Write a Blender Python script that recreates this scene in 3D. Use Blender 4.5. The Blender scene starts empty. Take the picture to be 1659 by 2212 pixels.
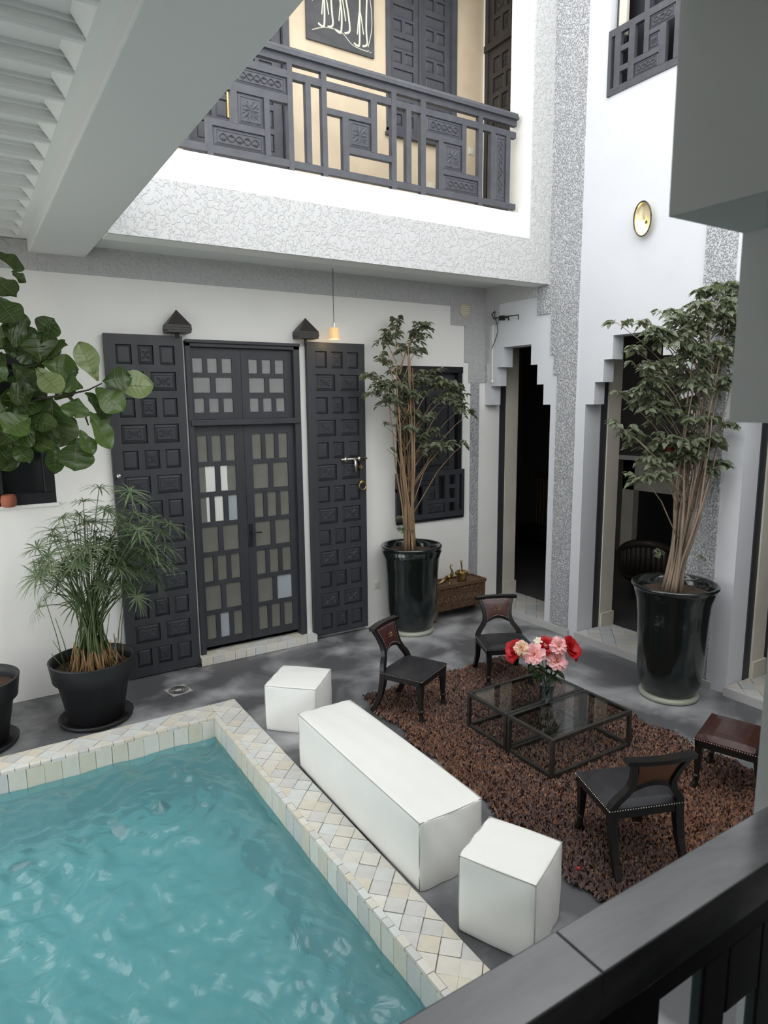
import bpy, math, random
import numpy as np
from mathutils import Vector, Matrix

random.seed(7)
rng = np.random.default_rng(7)
SC = bpy.context.scene
COL = SC.collection
PI = math.pi

# ------------------------------------------------------------------ camera
cam_d = bpy.data.cameras.new('camera')
cam = bpy.data.objects.new('camera', cam_d)
COL.objects.link(cam)
R3 = ((0.846895, -0.531673, -0.009646), (-0.093716, -0.131375, -0.986893), (0.523437, 0.836699, -0.161087))
r_, d_, f_ = (Vector(a) for a in R3)
cm = Matrix(((r_.x, -d_.x, -f_.x, 0), (r_.y, -d_.y, -f_.y, 0), (r_.z, -d_.z, -f_.z, 3.0), (0, 0, 0, 1)))
cam.matrix_world = cm
cam_d.sensor_fit = 'VERTICAL'
cam_d.sensor_height = 36.0
cam_d.sensor_width = 27.0
cam_d.lens = 1447.0 / 2212.0 * 36.0
cam_d.clip_start = 0.02
cam_d.dof.use_dof = True
cam_d.dof.focus_distance = 7.0
cam_d.dof.aperture_fstop = 8.5
SC.camera = cam

# ------------------------------------------------------------------ sky and exposure
world = bpy.data.worlds.new('sky')
SC.world = world
world.use_nodes = True
wn = world.node_tree
bg = wn.nodes['Background']
bg.inputs['Color'].default_value = (0.97, 0.985, 1.0, 1)
bg.inputs['Strength'].default_value = 4.0
vs = SC.view_settings
vs.view_transform = 'Standard'
vs.look = 'None'
vs.gamma = 1.0
vs.use_curve_mapping = False
vs.exposure = -0.42

# ------------------------------------------------------------------ helpers
class MB:
    def __init__(s):
        s.v = []; s.f = []
    def add(s, vs_, fs):
        n = len(s.v); s.v += [tuple(p) for p in vs_]; s.f += [tuple(i + n for i in q) for q in fs]
        return s
    def box(s, x0, x1, y0, y1, z0, z1):
        v = [(x0, y0, z0), (x1, y0, z0), (x1, y1, z0), (x0, y1, z0), (x0, y0, z1), (x1, y0, z1), (x1, y1, z1), (x0, y1, z1)]
        return s.add(v, [(0, 3, 2, 1), (4, 5, 6, 7), (0, 1, 5, 4), (1, 2, 6, 5), (2, 3, 7, 6), (3, 0, 4, 7)])
    def tube(s, pts, rad, seg=8, cap=True, sq=None):
        pts = [Vector(p) for p in pts]
        if not hasattr(rad, '__len__'): rad = [rad] * len(pts)
        n = len(pts); base = len(s.v); prev = None
        for i, p in enumerate(pts):
            t = (pts[min(i + 1, n - 1)] - pts[max(i - 1, 0)])
            t = t.normalized() if t.length > 1e-9 else Vector((0, 0, 1))
            if prev is None:
                a = Vector((0, 0, 1)) if abs(t.z) < .9 else Vector((0, 1, 0))
                u = t.cross(a).normalized()
            else:
                u = (prev - t * prev.dot(t))
                u = u.normalized() if u.length > 1e-9 else t.orthogonal().normalized()
            prev = u; w = t.cross(u)
            for k in range(seg):
                a = 2 * PI * k / seg + (PI / 4 if seg == 4 else 0)
                s.v.append(tuple(p + (u * math.cos(a) + w * math.sin(a)) * rad[i]))
        for i in range(n - 1):
            for k in range(seg):
                k2 = (k + 1) % seg
                s.f.append((base + i * seg + k, base + i * seg + k2, base + (i + 1) * seg + k2, base + (i + 1) * seg + k))
        if cap:
            s.f.append(tuple(base + k for k in reversed(range(seg))))
            s.f.append(tuple(base + (n - 1) * seg + k for k in range(seg)))
        return s
    def lathe(s, prof, seg=32, c=(0, 0, 0), cap=True):
        base = len(s.v)
        for r, z in prof:
            for k in range(seg):
                a = 2 * PI * k / seg
                s.v.append((c[0] + r * math.cos(a), c[1] + r * math.sin(a), c[2] + z))
        for i in range(len(prof) - 1):
            for k in range(seg):
                k2 = (k + 1) % seg
                s.f.append((base + i * seg + k, base + i * seg + k2, base + (i + 1) * seg + k2, base + (i + 1) * seg + k))
        if cap:
            s.f.append(tuple(base + k for k in reversed(range(seg))))
            m = (len(prof) - 1) * seg
            s.f.append(tuple(base + m + k for k in range(seg)))
        return s
    def prism(s, poly, z0, z1):
        n = len(poly)
        v = [(x, y, z0) for x, y in poly] + [(x, y, z1) for x, y in poly]
        f = [tuple(reversed(range(n))), tuple(range(n, 2 * n))] + [(i, (i + 1) % n, n + (i + 1) % n, n + i) for i in range(n)]
        return s.add(v, f)
    def sphere(s, c, r, seg=10, rings=6, sc=(1, 1, 1)):
        base = len(s.v)
        for i in range(rings + 1):
            t = PI * i / rings
            for k in range(seg):
                a = 2 * PI * k / seg
                s.v.append((c[0] + r * sc[0] * math.sin(t) * math.cos(a), c[1] + r * sc[1] * math.sin(t) * math.sin(a), c[2] - r * sc[2] * math.cos(t)))
        for i in range(rings):
            for k in range(seg):
                k2 = (k + 1) % seg
                s.f.append((base + i * seg + k, base + i * seg + k2, base + (i + 1) * seg + k2, base + (i + 1) * seg + k))
        return s
    def petal(s, cx, cz, ang, L, W, h, y0=0.0):
        ca, sa = math.cos(ang), math.sin(ang)
        def P(a, b, y): return (cx + a * ca - b * sa, y, cz + a * sa + b * ca)
        return s.add([P(0, 0, y0), P(L * .55, W / 2, y0), P(L, 0, y0), P(L * .55, -W / 2, y0), P(L * .5, 0, y0 - h)],
                     [(0, 4, 1), (1, 4, 2), (2, 4, 3), (3, 4, 0)])
    def ridge(s, pts, w, h, y0=0.0):
        n = len(pts); v = []; f = []
        for i, (x, z) in enumerate(pts):
            a = pts[max(i - 1, 0)]; b = pts[min(i + 1, n - 1)]
            dx, dz = b[0] - a[0], b[1] - a[1]; l = math.hypot(dx, dz) or 1
            nx, nz = -dz / l * w / 2, dx / l * w / 2
            v += [(x + nx, y0, z + nz), (x, y0 - h, z), (x - nx, y0, z - nz)]
        for i in range(n - 1):
            a = i * 3
            f += [(a, a + 1, a + 4, a + 3), (a + 1, a + 2, a + 5, a + 4)]
        return s.add(v, f)
    def mesh(s, name, m, smooth=False):
        me = bpy.data.meshes.new(name)
        me.from_pydata(s.v, [], s.f)
        me.materials.append(m)
        if smooth: me.polygons.foreach_set('use_smooth', [True] * len(me.polygons))
        me.update()
        return me
    def build(s, name, m, parent=None, loc=(0, 0, 0), rot=0.0, smooth=False, bevel=0.0):
        return link(name, s.mesh(name, m, smooth), parent, loc, rot, bevel)

def link(name, me, parent=None, loc=(0, 0, 0), rot=0.0, bevel=0.0):
    o = bpy.data.objects.new(name, me)
    COL.objects.link(o)
    o.location = loc
    o.rotation_euler = (0, 0, rot) if not hasattr(rot, '__len__') else rot
    if parent is not None: o.parent = parent
    if bevel:
        b = o.modifiers.new('bevel', 'BEVEL'); b.width = bevel; b.segments = 2; b.limit_method = 'ANGLE'
    return o

def tag(o, label, cat, group=None, kind=None):
    o['label'] = label; o['category'] = cat
    if group: o['group'] = group
    if kind: o['kind'] = kind
    return o

def thing(name, label, cat, loc=(0, 0, 0), rot=0.0, group=None, kind=None):
    o = link(name, None, None, loc, rot)
    return tag(o, label, cat, group, kind)

def stuff(o):
    o['kind'] = 'stuff'; return o

def wall_cells(mb, axis, a0, a1, u0, u1, z0, z1, holes=()):
    zc = sorted({z0, z1} | {max(z0, min(z1, h[2])) for h in holes} | {max(z0, min(z1, h[3])) for h in holes})
    for za, zb in zip(zc, zc[1:]):
        if zb - za < 1e-6: continue
        zm = (za + zb) / 2
        cut = sorted((h[0], h[1]) for h in holes if h[2] < zm < h[3])
        u = u0
        for ca, cb in cut + [(u1, u1)]:
            if ca > u + 1e-6:
                e = min(ca, u1)
                if axis == 'x': mb.box(a0, a1, u, e, za, zb)
                else: mb.box(u, e, a0, a1, za, zb)
            u = max(u, cb)
    return mb

# ------------------------------------------------------------------ materials
def mat(name, col, rough=.6, metal=0.0, var=None, bump=None, spec=.5, coat=0.0, emit=None, rvar=None):
    m = bpy.data.materials.new(name); m.use_nodes = True
    nt = m.node_tree; b = nt.nodes['Principled BSDF']
    b.inputs['Base Color'].default_value = (*col, 1)
    b.inputs['Roughness'].default_value = rough
    b.inputs['Metallic'].default_value = metal
    b.inputs['Specular IOR Level'].default_value = spec
    if coat:
        b.inputs['Coat Weight'].default_value = coat; b.inputs['Coat Roughness'].default_value = .06
    if emit:
        b.inputs['Emission Color'].default_value = (*emit[0], 1); b.inputs['Emission Strength'].default_value = emit[1]
    tc = nt.nodes.new('ShaderNodeTexCoord')
    def noise(scale, detail=4.0, dist=0.0, stretch=None):
        n = nt.nodes.new('ShaderNodeTexNoise')
        n.inputs['Scale'].default_value = scale; n.inputs['Detail'].default_value = detail; n.inputs['Distortion'].default_value = dist
        if stretch:
            mp = nt.nodes.new('ShaderNodeMapping'); mp.inputs['Scale'].default_value = stretch
            nt.links.new(tc.outputs['Object'], mp.inputs['Vector']); nt.links.new(mp.outputs['Vector'], n.inputs['Vector'])
        else: nt.links.new(tc.outputs['Object'], n.inputs['Vector'])
        return n
    if var:      # (second colour, scale, lo, hi, stretch)
        n = noise(var[1], 5.0, .4, var[4] if len(var) > 4 else None)
        r = nt.nodes.new('ShaderNodeValToRGB')
        r.color_ramp.elements[0].position = var[2]; r.color_ramp.elements[1].position = var[3]
        r.color_ramp.elements[0].color = (*col, 1); r.color_ramp.elements[1].color = (*var[0], 1)
        nt.links.new(n.outputs['Fac'], r.inputs['Fac']); nt.links.new(r.outputs['Color'], b.inputs['Base Color'])
        if rvar:
            mr = nt.nodes.new('ShaderNodeMapRange')
            mr.inputs['To Min'].default_value = rvar[0]; mr.inputs['To Max'].default_value = rvar[1]
            nt.links.new(n.outputs['Fac'], mr.inputs['Value']); nt.links.new(mr.outputs['Result'], b.inputs['Roughness'])
    if bump:     # (scale, distance, ramp or None)
        n = noise(bump[0], 5.0, bump[3] if len(bump) > 3 else 0.0)
        bp = nt.nodes.new('ShaderNodeBump'); bp.inputs['Distance'].default_value = bump[1]; bp.inputs['Strength'].default_value = 1.0
        if len(bump) > 2 and bump[2]:
            r = nt.nodes.new('ShaderNodeValToRGB')
            r.color_ramp.elements[0].position = bump[2][0]; r.color_ramp.elements[1].position = bump[2][1]
            nt.links.new(n.outputs['Fac'], r.inputs['Fac']); nt.links.new(r.outputs['Color'], bp.inputs['Height'])
        else: nt.links.new(n.outputs['Fac'], bp.inputs['Height'])
        nt.links.new(bp.outputs['Normal'], b.inputs['Normal'])
    return m

def schlick(nt, f0, normal=None):
    lw = nt.nodes.new('ShaderNodeLayerWeight'); lw.inputs['Blend'].default_value = .5
    p = nt.nodes.new('ShaderNodeMath'); p.operation = 'POWER'; p.inputs[1].default_value = 5.0
    m = nt.nodes.new('ShaderNodeMath'); m.operation = 'MULTIPLY_ADD'; m.inputs[1].default_value = 1 - f0; m.inputs[2].default_value = f0
    nt.links.new(lw.outputs['Facing'], p.inputs[0]); nt.links.new(p.outputs[0], m.inputs[0])
    if normal is not None: nt.links.new(normal, lw.inputs['Normal'])
    return m

def glass(name, tint, rough=.02, ior=1.45, bump=None):
    m = bpy.data.materials.new(name); m.use_nodes = True
    nt = m.node_tree; nt.nodes.clear()
    out = nt.nodes.new('ShaderNodeOutputMaterial'); mx = nt.nodes.new('ShaderNodeMixShader')
    tr = nt.nodes.new('ShaderNodeBsdfTransparent'); gl = nt.nodes.new('ShaderNodeBsdfGlossy'); fr = schlick(nt, ((ior - 1) / (ior + 1)) ** 2)
    tr.inputs['Color'].default_value = (*tint, 1); gl.inputs['Roughness'].default_value = rough
    nt.links.new(fr.outputs[0], mx.inputs['Fac']); nt.links.new(tr.outputs['BSDF'], mx.inputs[1]); nt.links.new(gl.outputs['BSDF'], mx.inputs[2])
    nt.links.new(mx.outputs['Shader'], out.inputs['Surface'])
    return m

M = {}
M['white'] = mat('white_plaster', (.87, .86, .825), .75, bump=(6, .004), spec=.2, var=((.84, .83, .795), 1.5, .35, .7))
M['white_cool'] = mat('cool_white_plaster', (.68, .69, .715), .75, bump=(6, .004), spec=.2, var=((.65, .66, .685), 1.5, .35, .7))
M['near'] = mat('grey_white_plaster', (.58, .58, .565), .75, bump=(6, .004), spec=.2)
M['flake'] = mat('grey_flaked_plaster', (.55, .55, .545), .8, bump=(21, .0045, (.49, .57), .8), spec=.2)
M['rough'] = mat('grey_stippled_plaster', (.53, .535, .55), .8, bump=(42, .016, (.46, .58)), spec=.2)
M['band'] = mat('grey_band_plaster', (.50, .50, .495), .8, bump=(20, .006, (.45, .6)), spec=.2)
M['beam'] = mat('pale_grey_paint', (.72, .73, .72), .6, bump=(4, .003), spec=.3)
M['ceil'] = mat('pale_ceiling_paint', (.80, .81, .80), .6, bump=(4, .003), spec=.3)
M['cream'] = mat('cream_tadelakt', (.72, .60, .43), .55, var=((.64, .52, .37), 3.0, .35, .7), spec=.35)
M['jamb'] = mat('beige_plaster', (.66, .62, .53), .7, var=((.58, .54, .46), 3.0, .35, .7), spec=.2)
M['dark'] = mat('charcoal_painted_wood', (.045, .047, .054), .5, var=((.032, .033, .038), 6, .3, .7, (1, 1, .15)), bump=(30, .001), spec=.45)
M['dark_up'] = mat('slate_painted_wood', (.085, .088, .10), .5, var=((.062, .064, .074), 8, .3, .7), bump=(30, .001), spec=.45)
M['dark_brown'] = mat('dark_brown_wood', (.05, .045, .042), .45, var=((.035, .03, .028), 6, .3, .7), spec=.4)
M['black'] = mat('black_paint', (.012, .012, .015), .45, spec=.4)
M['floor'] = mat('polished_concrete', (.10, .10, .105), .42, var=((.42, .42, .425), 1.4, .44, .68), bump=(9, .002), spec=.4, rvar=(.3, .6))
M['tilefloor'] = mat('grey_tile', (.50, .50, .48), .45, var=((.42, .42, .41), 2.0, .35, .7), spec=.4)
M['paving'] = mat('pale_bounce_paving', (.46, .44, .40), .7, var=((.38, .36, .33), 2.0, .35, .7))
M['grout'] = mat('grout', (.28, .26, .23), .9, spec=.1)
TILES = [mat('cream_zellige_%s' % n, c, .28, bump=(14, .003), spec=.45, var=(c2, 9, .35, .7)) for n, c, c2 in (
    ('ivory', (.70, .67, .59), (.63, .60, .53)), ('pale', (.73, .71, .65), (.66, .64, .58)), ('sand', (.68, .63, .52), (.60, .56, .47)),
    ('grey', (.62, .61, .58), (.55, .54, .52)), ('mist', (.67, .69, .66), (.60, .62, .60)))]
TGREY = [mat('grey_zellige_%s' % n, c, .35, bump=(14, .002), spec=.4) for n, c in (('pale', (.52, .52, .50)), ('mid', (.44, .45, .45)), ('warm', (.50, .47, .42)))]
M['basin'] = mat('turquoise_basin', (.36, .70, .72), .5, var=((.28, .63, .66), 2.0, .3, .7))
M['basin_wall'] = mat('deep_teal_basin_tile', (.07, .20, .205), .5, var=((.05, .16, .165), 3.0, .3, .7))
M['leather_w'] = mat('white_leather', (.86, .855, .82), .42, bump=(5, .006), spec=.4, var=((.83, .825, .79), 3, .3, .7))
M['seam'] = mat('stitched_seam', (.42, .41, .38), .7)
M['leather_b'] = mat('black_leather', (.018, .018, .02), .45, bump=(40, .0008), spec=.35, var=((.03, .03, .032), 6, .4, .7))
M['leather_br'] = mat('brown_leather', (.055, .022, .018), .22, bump=(6, .004), spec=.6, var=((.035, .016, .014), 5, .35, .7))
M['leather_red'] = mat('oxblood_leather', (.065, .02, .02), .33, bump=(30, .001), spec=.5, var=((.04, .013, .013), 6, .35, .7))
M['wood_b'] = mat('ebonised_wood', (.010, .009, .009), .32, var=((.02, .014, .012), 9, .45, .75, (1, 1, .2)), spec=.35)
M['wood_tan'] = mat('brown_ply', (.16, .055, .018), .5, var=((.10, .035, .012), 7, .3, .7))
M['rail'] = mat('worn_sheen_black_paint', (.05, .05, .055), .24, var=((.34, .34, .35), 5, .38, .66, (.3, 1, 1)), spec=.8)  # paler grey paints in sky sheen on top of the wear
M['dish'] = mat('pale_brass', (.72, .66, .46), .38, .8, bump=(9, .006))
M['brass'] = mat('aged_brass', (.55, .40, .17), .32, 1.0, var=((.32, .22, .09), 14, .35, .7))
M['nail'] = mat('nickel_nail', (.70, .66, .58), .3, 1.0)
M['steel'] = mat('dark_steel', (.06, .058, .054), .4, .6, var=((.09, .085, .075), 12, .4, .7))
M['chrome'] = mat('chrome', (.75, .75, .73), .15, 1.0)
M['glaze'] = mat('black_green_glaze', (.006, .010, .009), .12, bump=(5, .006), spec=.6, coat=.6)
M['celadon'] = mat('celadon_glaze', (.36, .37, .30), .3)
M['plastic'] = mat('black_plastic', (.016, .016, .018), .5, spec=.4)
M['soil'] = mat('potting_soil', (.055, .035, .022), .95, bump=(40, .02), var=((.09, .05, .03), 20, .4, .7))
M['bark'] = mat('ficus_bark', (.36, .24, .14), .8, var=((.22, .14, .08), 12, .35, .7, (1, 1, .2)), bump=(30, .003))
M['bark2'] = mat('grey_tan_bark', (.34, .26, .19), .8, var=((.20, .15, .11), 12, .35, .7, (1, 1, .2)), bump=(30, .003))
def leafmat(name, c1, c2, rough=.35, sc=3.0, tl=.2):
    m = mat(name, c1, rough, var=(c2, sc, .3, .7), spec=.5)
    nt = m.node_tree; b = nt.nodes['Principled BSDF']; out = nt.nodes['Material Output']
    t = nt.nodes.new('ShaderNodeBsdfTranslucent'); t.inputs['Color'].default_value = (c2[0] * 1.6, c2[1] * 1.8, c2[2] * .9, 1)
    x = nt.nodes.new('ShaderNodeMixShader'); x.inputs['Fac'].default_value = tl
    nt.links.new(b.outputs['BSDF'], x.inputs[1]); nt.links.new(t.outputs['BSDF'], x.inputs[2]); nt.links.new(x.outputs['Shader'], out.inputs['Surface'])
    return m
M['ficus'] = leafmat('ficus_leaf', (.10, .115, .075), (.17, .19, .125), .32)
M['fig1'] = leafmat('fig_leaf_deep', (.036, .062, .018), (.06, .098, .028), .28)
M['fig2'] = leafmat('fig_leaf_mid', (.07, .12, .03), (.11, .17, .05), .28)
M['fig3'] = leafmat('fig_leaf_pale', (.17, .22, .085), (.22, .27, .12), .3)
M['figv'] = mat('fig_leaf_vein', (.17, .22, .08), .5)
M['sedge'] = leafmat('papyrus_leaf', (.075, .11, .055), (.19, .24, .145), .5)
M['sedge_stem'] = mat('papyrus_stem', (.085, .12, .035), .5, var=((.05, .075, .025), 5, .3, .7))
M['sedge_dry'] = mat('dry_papyrus_base', (.30, .19, .08), .7, var=((.16, .09, .04), 9, .3, .7))
M['terracotta'] = mat('terracotta', (.34, .11, .06), .8)
M['pane'] = mat('frosted_glass', (.135, .132, .115), .32, var=((.20, .195, .17), 3.5, .3, .75, (1, 1, .5)), spec=.6)
M['pane_up'] = mat('frosted_glass_upper', (.22, .225, .22), .3, var=((.28, .285, .275), 4, .3, .75), spec=.6)
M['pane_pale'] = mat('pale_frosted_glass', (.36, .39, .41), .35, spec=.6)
M['pane_dark'] = mat('dark_glass', (.012, .014, .015), .08, spec=.6)
M['strip_white'] = mat('matt_white', (.74, .74, .70), .7)
M['chest'] = mat('carved_walnut', (.14, .07, .035), .6, var=((.08, .04, .02), 14, .35, .7), bump=(35, .012, (.42, .6)))
M['chest2'] = mat('walnut_boards', (.15, .08, .042), .55, var=((.09, .045, .024), 6, .35, .7, (.2, 1, 1)))
M['glass'] = glass('table_glass', (.84, .86, .84), .02, 1.9)
M['crystal'] = glass('cut_crystal', (.78, .82, .82), .08, 1.6)
M['lampglass'] = mat('amber_ribbed_glass', (.75, .52, .28), .2, emit=((1.0, .62, .22), .55))
M['bulb'] = mat('lit_bulb', (1, .9, .7), .4, emit=((1.0, .78, .42), 6.0))
M['canvas'] = mat('dark_canvas', (.065, .065, .068), .7, var=((.10, .10, .105), 3, .35, .7, (1, 1, 2)))
M['chalk'] = mat('ivory_paint', (.72, .70, .58), .7)
M['plastic_w'] = mat('ivory_plastic', (.72, .69, .60), .4)
M['vent'] = mat('beige_vent', (.55, .48, .36), .6)
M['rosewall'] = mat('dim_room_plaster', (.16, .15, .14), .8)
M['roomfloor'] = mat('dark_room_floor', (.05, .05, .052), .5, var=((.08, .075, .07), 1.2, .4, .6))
M['sofa'] = mat('dark_settee', (.03, .022, .018), .5)
M['wire'] = mat('black_cable', (.012, .012, .012), .5)

# ------------------------------------------------------------------ the setting
A, W, BF = 6.42, 7.50, 6.31          # arcade plane, back wall plane, balcony front plane
TOP = 8.5                            # parapet of the taller wings
LOW = 4.05                           # top of the near wall, out of view, kept low to admit sky light
def struct(name, mb, m, label, cat, parent=None, **k):
    o = mb.build(name, m, parent, **k)
    if parent is None: tag(o, label, cat, kind='structure')
    return o

# floor around the pool
fl = MB()
fl.box(2.11, A, .6, W + .2, -.2, 0); fl.box(-1.1, 2.11, 6.29, W + .2, -.2, 0)
floor = struct('floor', fl, M['floor'], 'mottled dark grey polished concrete floor of the courtyard', 'floor')

# back wall, ground level
WIN1 = (4.90, 6.02, 1.38, 3.48)
WIN2 = (-.35, .76, 2.02, 3.50)
DOOR = (2.14, 3.50, 0, 3.69)
wb = wall_cells(MB(), 'y', W, W + .3, -1.3, A + .3, -.2, 4.82, [WIN1, WIN2, DOOR])
wall_back = struct('wall_back', wb, M['white'], 'white plaster back wall around the tall studded doors', 'wall')
bd = MB()
bd.box(-1.1, 5.79, W - .02, W, 4.29, 4.56)
bd.box(5.79, A, W - .02, W, 4.04, 4.56)
bd.box(6.03, A, W - .02, W, 3.545, 4.04)
bd.box(6.11, A, W - .02, W, 3.27, 3.545)
bd.build('plaster_band', M['band'], wall_back)
MB().box(6.15, A - .12, W - .02, W, 0, 3.27).build('plaster_strip', M['rough'], wall_back)

# right wall with the stepped arches
ARCH = ((6.22, 7.50), (4.25, 5.65), (2.26, 3.66))
def arch_holes(yr, yl, z0=-.2):
    hs = [(yr, yl, z0, 2.955)]
    for s, za, zb in ((.13, 2.955, 3.215), (.25, 3.215, 3.47), (.37, 3.47, 3.735)):
        hs.append((yr + s, yl - s, za, zb))
    return hs
WIN3 = (4.35, 5.50, 6.31, 8.05)
holes = [WIN3]
for a in ARCH: holes += arch_holes(*a)
wr = MB()
wall_cells(wr, 'x', A, A + .18, .6, W, -.2, TOP, holes)
wall_cells(wr, 'x', A + .18, A + .28, .6, W, -.2, TOP, [WIN3] + [(a, b, -.2, 3.74) for a, b in ARCH])
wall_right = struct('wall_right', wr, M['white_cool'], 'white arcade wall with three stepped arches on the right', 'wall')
dk = M['dark']
for yr, yl in ARCH:
    d = MB()
    d.box(A + .28, A + .39, yl - .012, yl + .1, -.1, 3.74); d.box(A + .28, A + .39, yr - .1, yr + .012, -.1, 3.74); d.box(A + .28, A + .39, yr - .1, yl + .1, 3.74, 3.9)
    d.build('door_frame', M['dark'], wall_right)
    j = MB()
    j.box(A + .39, A + .62, yl - .03, yl + .2, -.1, 3.9); j.box(A + .39, A + .62, yr - .2, yr + .03, -.1, 3.9)
    j.build('inner_jamb', M['jamb'], wall_right)
    j = MB()
    j.box(A + .40, A + .64, yl - .05, yl + .2, .09, .27); j.box(A + .40, A + .64, yr - .2, yr + .05, .09, .27)
    j.build('jamb_plinth', M['jamb'], wall_right)
pl = MB()
pl.box(A - .022, A, 5.80, 6.10, 0, 3.33); pl.box(A - .022, A, 5.80, 6.17, 3.33, 3.577); pl.box(A - .022, A, 5.80, 6.235, 3.577, 4.09)
pl.box(A - .022, A, 5.80, 6.48, 4.09, 4.44); pl.box(A - .022, A, 5.80, BF + .02, 4.44, TOP)
pl.build('textured_pilaster', M['rough'], wall_right)
MB().box(A - .022, A, 3.87, 4.19, 0, TOP).build('textured_pilaster', M['rough'], wall_right)
bd = MB()
bd.box(A - .02, A, 6.48, W - .02, 4.32, 4.56); bd.box(A - .02, A, 7.22, W - .02, 4.05, 4.32)
bd.box(A - .02, A, 7.40, W - .02, 3.55, 4.05); bd.box(A - .02, A, 7.44, W - .02, 3.29, 3.55)
bd.build('plaster_band', M['band'], wall_right)

# low tiled thresholds of the arches
def clip(poly, x0, x1, y0, y1):
    def cut(P, f, g):
        o = []
        for i in range(len(P)):
            a, b = P[i], P[(i + 1) % len(P)]
            fa, fb = f(a), f(b)
            if fa >= 0: o.append(a)
            if (fa >= 0) != (fb >= 0):
                t = fa / (fa - fb); o.append((a[0] + (b[0] - a[0]) * t, a[1] + (b[1] - a[1]) * t))
        return o
    for f in (lambda p: p[0] - x0, lambda p: x1 - p[0], lambda p: p[1] - y0, lambda p: y1 - p[1]):
        poly = cut(poly, f, None)
        if len(poly) < 3: return None
    return poly
def area(P): return abs(sum(P[i][0] * P[(i + 1) % len(P)][1] - P[(i + 1) % len(P)][0] * P[i][1] for i in range(len(P)))) / 2
def lay_diamonds(parent, x0, x1, y0, y1, z, s, mats, th=.012, gap=.004, name='tile', minarea=.0006, rel=0.0):
    h = s / math.sqrt(2)
    i0, i1 = int((x0 - x1) / h) - 2, int((x1 - x0) / h) + 3
    n = 0
    j0, j1 = 0, int((y1 - y0) / h) + 3
    for j in range(-1, j1):
        for i in range(-1, int((x1 - x0) / (2 * h)) + 3):
            cx = x0 + i * 2 * h + (h if j % 2 else 0) + random.uniform(-.003, .003); cy = y0 + j * h + random.uniform(-.003, .003)
            q = h - gap * .7
            P = clip([(cx - q, cy), (cx, cy - q), (cx + q, cy), (cx, cy + q)], x0, x1, y0, y1)
            if not P or area(P) < minarea: continue
            mx = sum(p[0] for p in P) / len(P); my = sum(p[1] for p in P) / len(P)
            tx, ty = random.uniform(-.02, .02), random.uniform(-.02, .02); dz = random.uniform(-.001, .002)
            mb = MB(); k = len(P)
            vv = [(p[0] - mx, p[1] - my, -th) for p in P] + [((p[0] - mx), (p[1] - my), dz + (p[0] - mx) * tx + (p[1] - my) * ty) for p in P]
            mb.add(vv, [tuple(range(k, 2 * k))] + [(a, (a + 1) % k, k + (a + 1) % k, k + a) for a in range(k)])
            mb.build(name, random.choice(mats), parent, (mx, my, z)); n += 1
    return n
for k, ((yr, yl), lab) in enumerate(zip(ARCH, ('low diamond tiled step in the arch nearest the back wall', 'low diamond tiled step in the middle arch behind the big pot', 'low diamond tiled step in the arch cut by the frame edge'))):
    t = struct('trim_%d' % (k + 1), MB().box(A - .04, A + .62, yr, yl, 0, .075), M['grout'], lab, 'step')
    lay_diamonds(t, A - .03, A + .62, yr + .005, yl - .005, .088, .15, TGREY, minarea=.002)
    e = MB(); e.box(A - .05, A - .03, yr - (.45 if k < 2 else 1.6), yl, 0, .088); e.build('step_edge', M['tilefloor'], t)

# dark rooms behind the arcade
rm = MB(); rm.box(A + .28, 11.0, 0, 11.5, -.1, .075)
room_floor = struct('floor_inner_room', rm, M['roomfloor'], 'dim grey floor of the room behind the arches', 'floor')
rw = MB()
rw.box(10.8, 11.0, 0, 11.5, 0, 4.56); rw.box(A + .28, 11, -.2, 0, 0, 4.56); rw.box(A + .28, 11, 11.3, 11.5, 0, 4.56); rw.box(A + .28, 11, 0, 11.5, 4.3, 4.5); rw.box(A + .28, A + .5, W + .3, 11.5, 0, 4.5)
rw.box(A + .62, A + .8, W + .17, W + .3, 0, 4.5)
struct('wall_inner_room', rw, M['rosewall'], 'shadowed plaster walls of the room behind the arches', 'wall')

# gallery over the back wall
gs = MB(); gs.box(1.21, A, BF + .24, W, 4.56, 5.16)
struct('ceiling_back_gallery', gs, M['beam'], 'pale underside of the upper gallery along the back wall', 'ceiling')
bw = MB()
wall_cells(bw, 'y', BF, BF + .24, 1.21, A, 4.44, TOP, [(1.5, 5.94, 5.22, 8.2)])
wall_balcony = struct('wall_balcony', bw, M['white'], 'white front of the upper gallery with its long sill', 'wall')
tx = MB()
tx.box(1.21, A, BF - .025, BF, 4.44, 4.945); tx.box(6.07, A, BF - .025, BF, 4.945, TOP); tx.box(1.21, 6.07, BF - .025, BF, 8.3, TOP)
tx.build('textured_plaster', M['flake'], wall_balcony)
WIN4 = (4.78, 5.86, 6.27, 8.2)
DOOR2 = (2.25, 3.50, 5.1, 7.7)
gw = wall_cells(MB(), 'y', W, W + .25, 1.2, A + .2, 5.1, TOP, [WIN4, DOOR2])
struct('wall_gallery', gw, M['cream'], 'cream plaster wall of the upper gallery behind the railing', 'wall')
ge = wall_cells(MB(), 'x', 6.31, A, BF + .24, W, 5.1, TOP, [(6.72, 7.47, 5.16, 8.25)])
struct('wall_gallery_end', ge, M['white'], 'narrow white end wall of the upper gallery', 'wall')
struct('ceiling_gallery', MB().box(1.2, A, BF, W + .25, TOP, TOP + .15), M['ceil'], 'pale roof slab over the upper gallery', 'ceiling')

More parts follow.
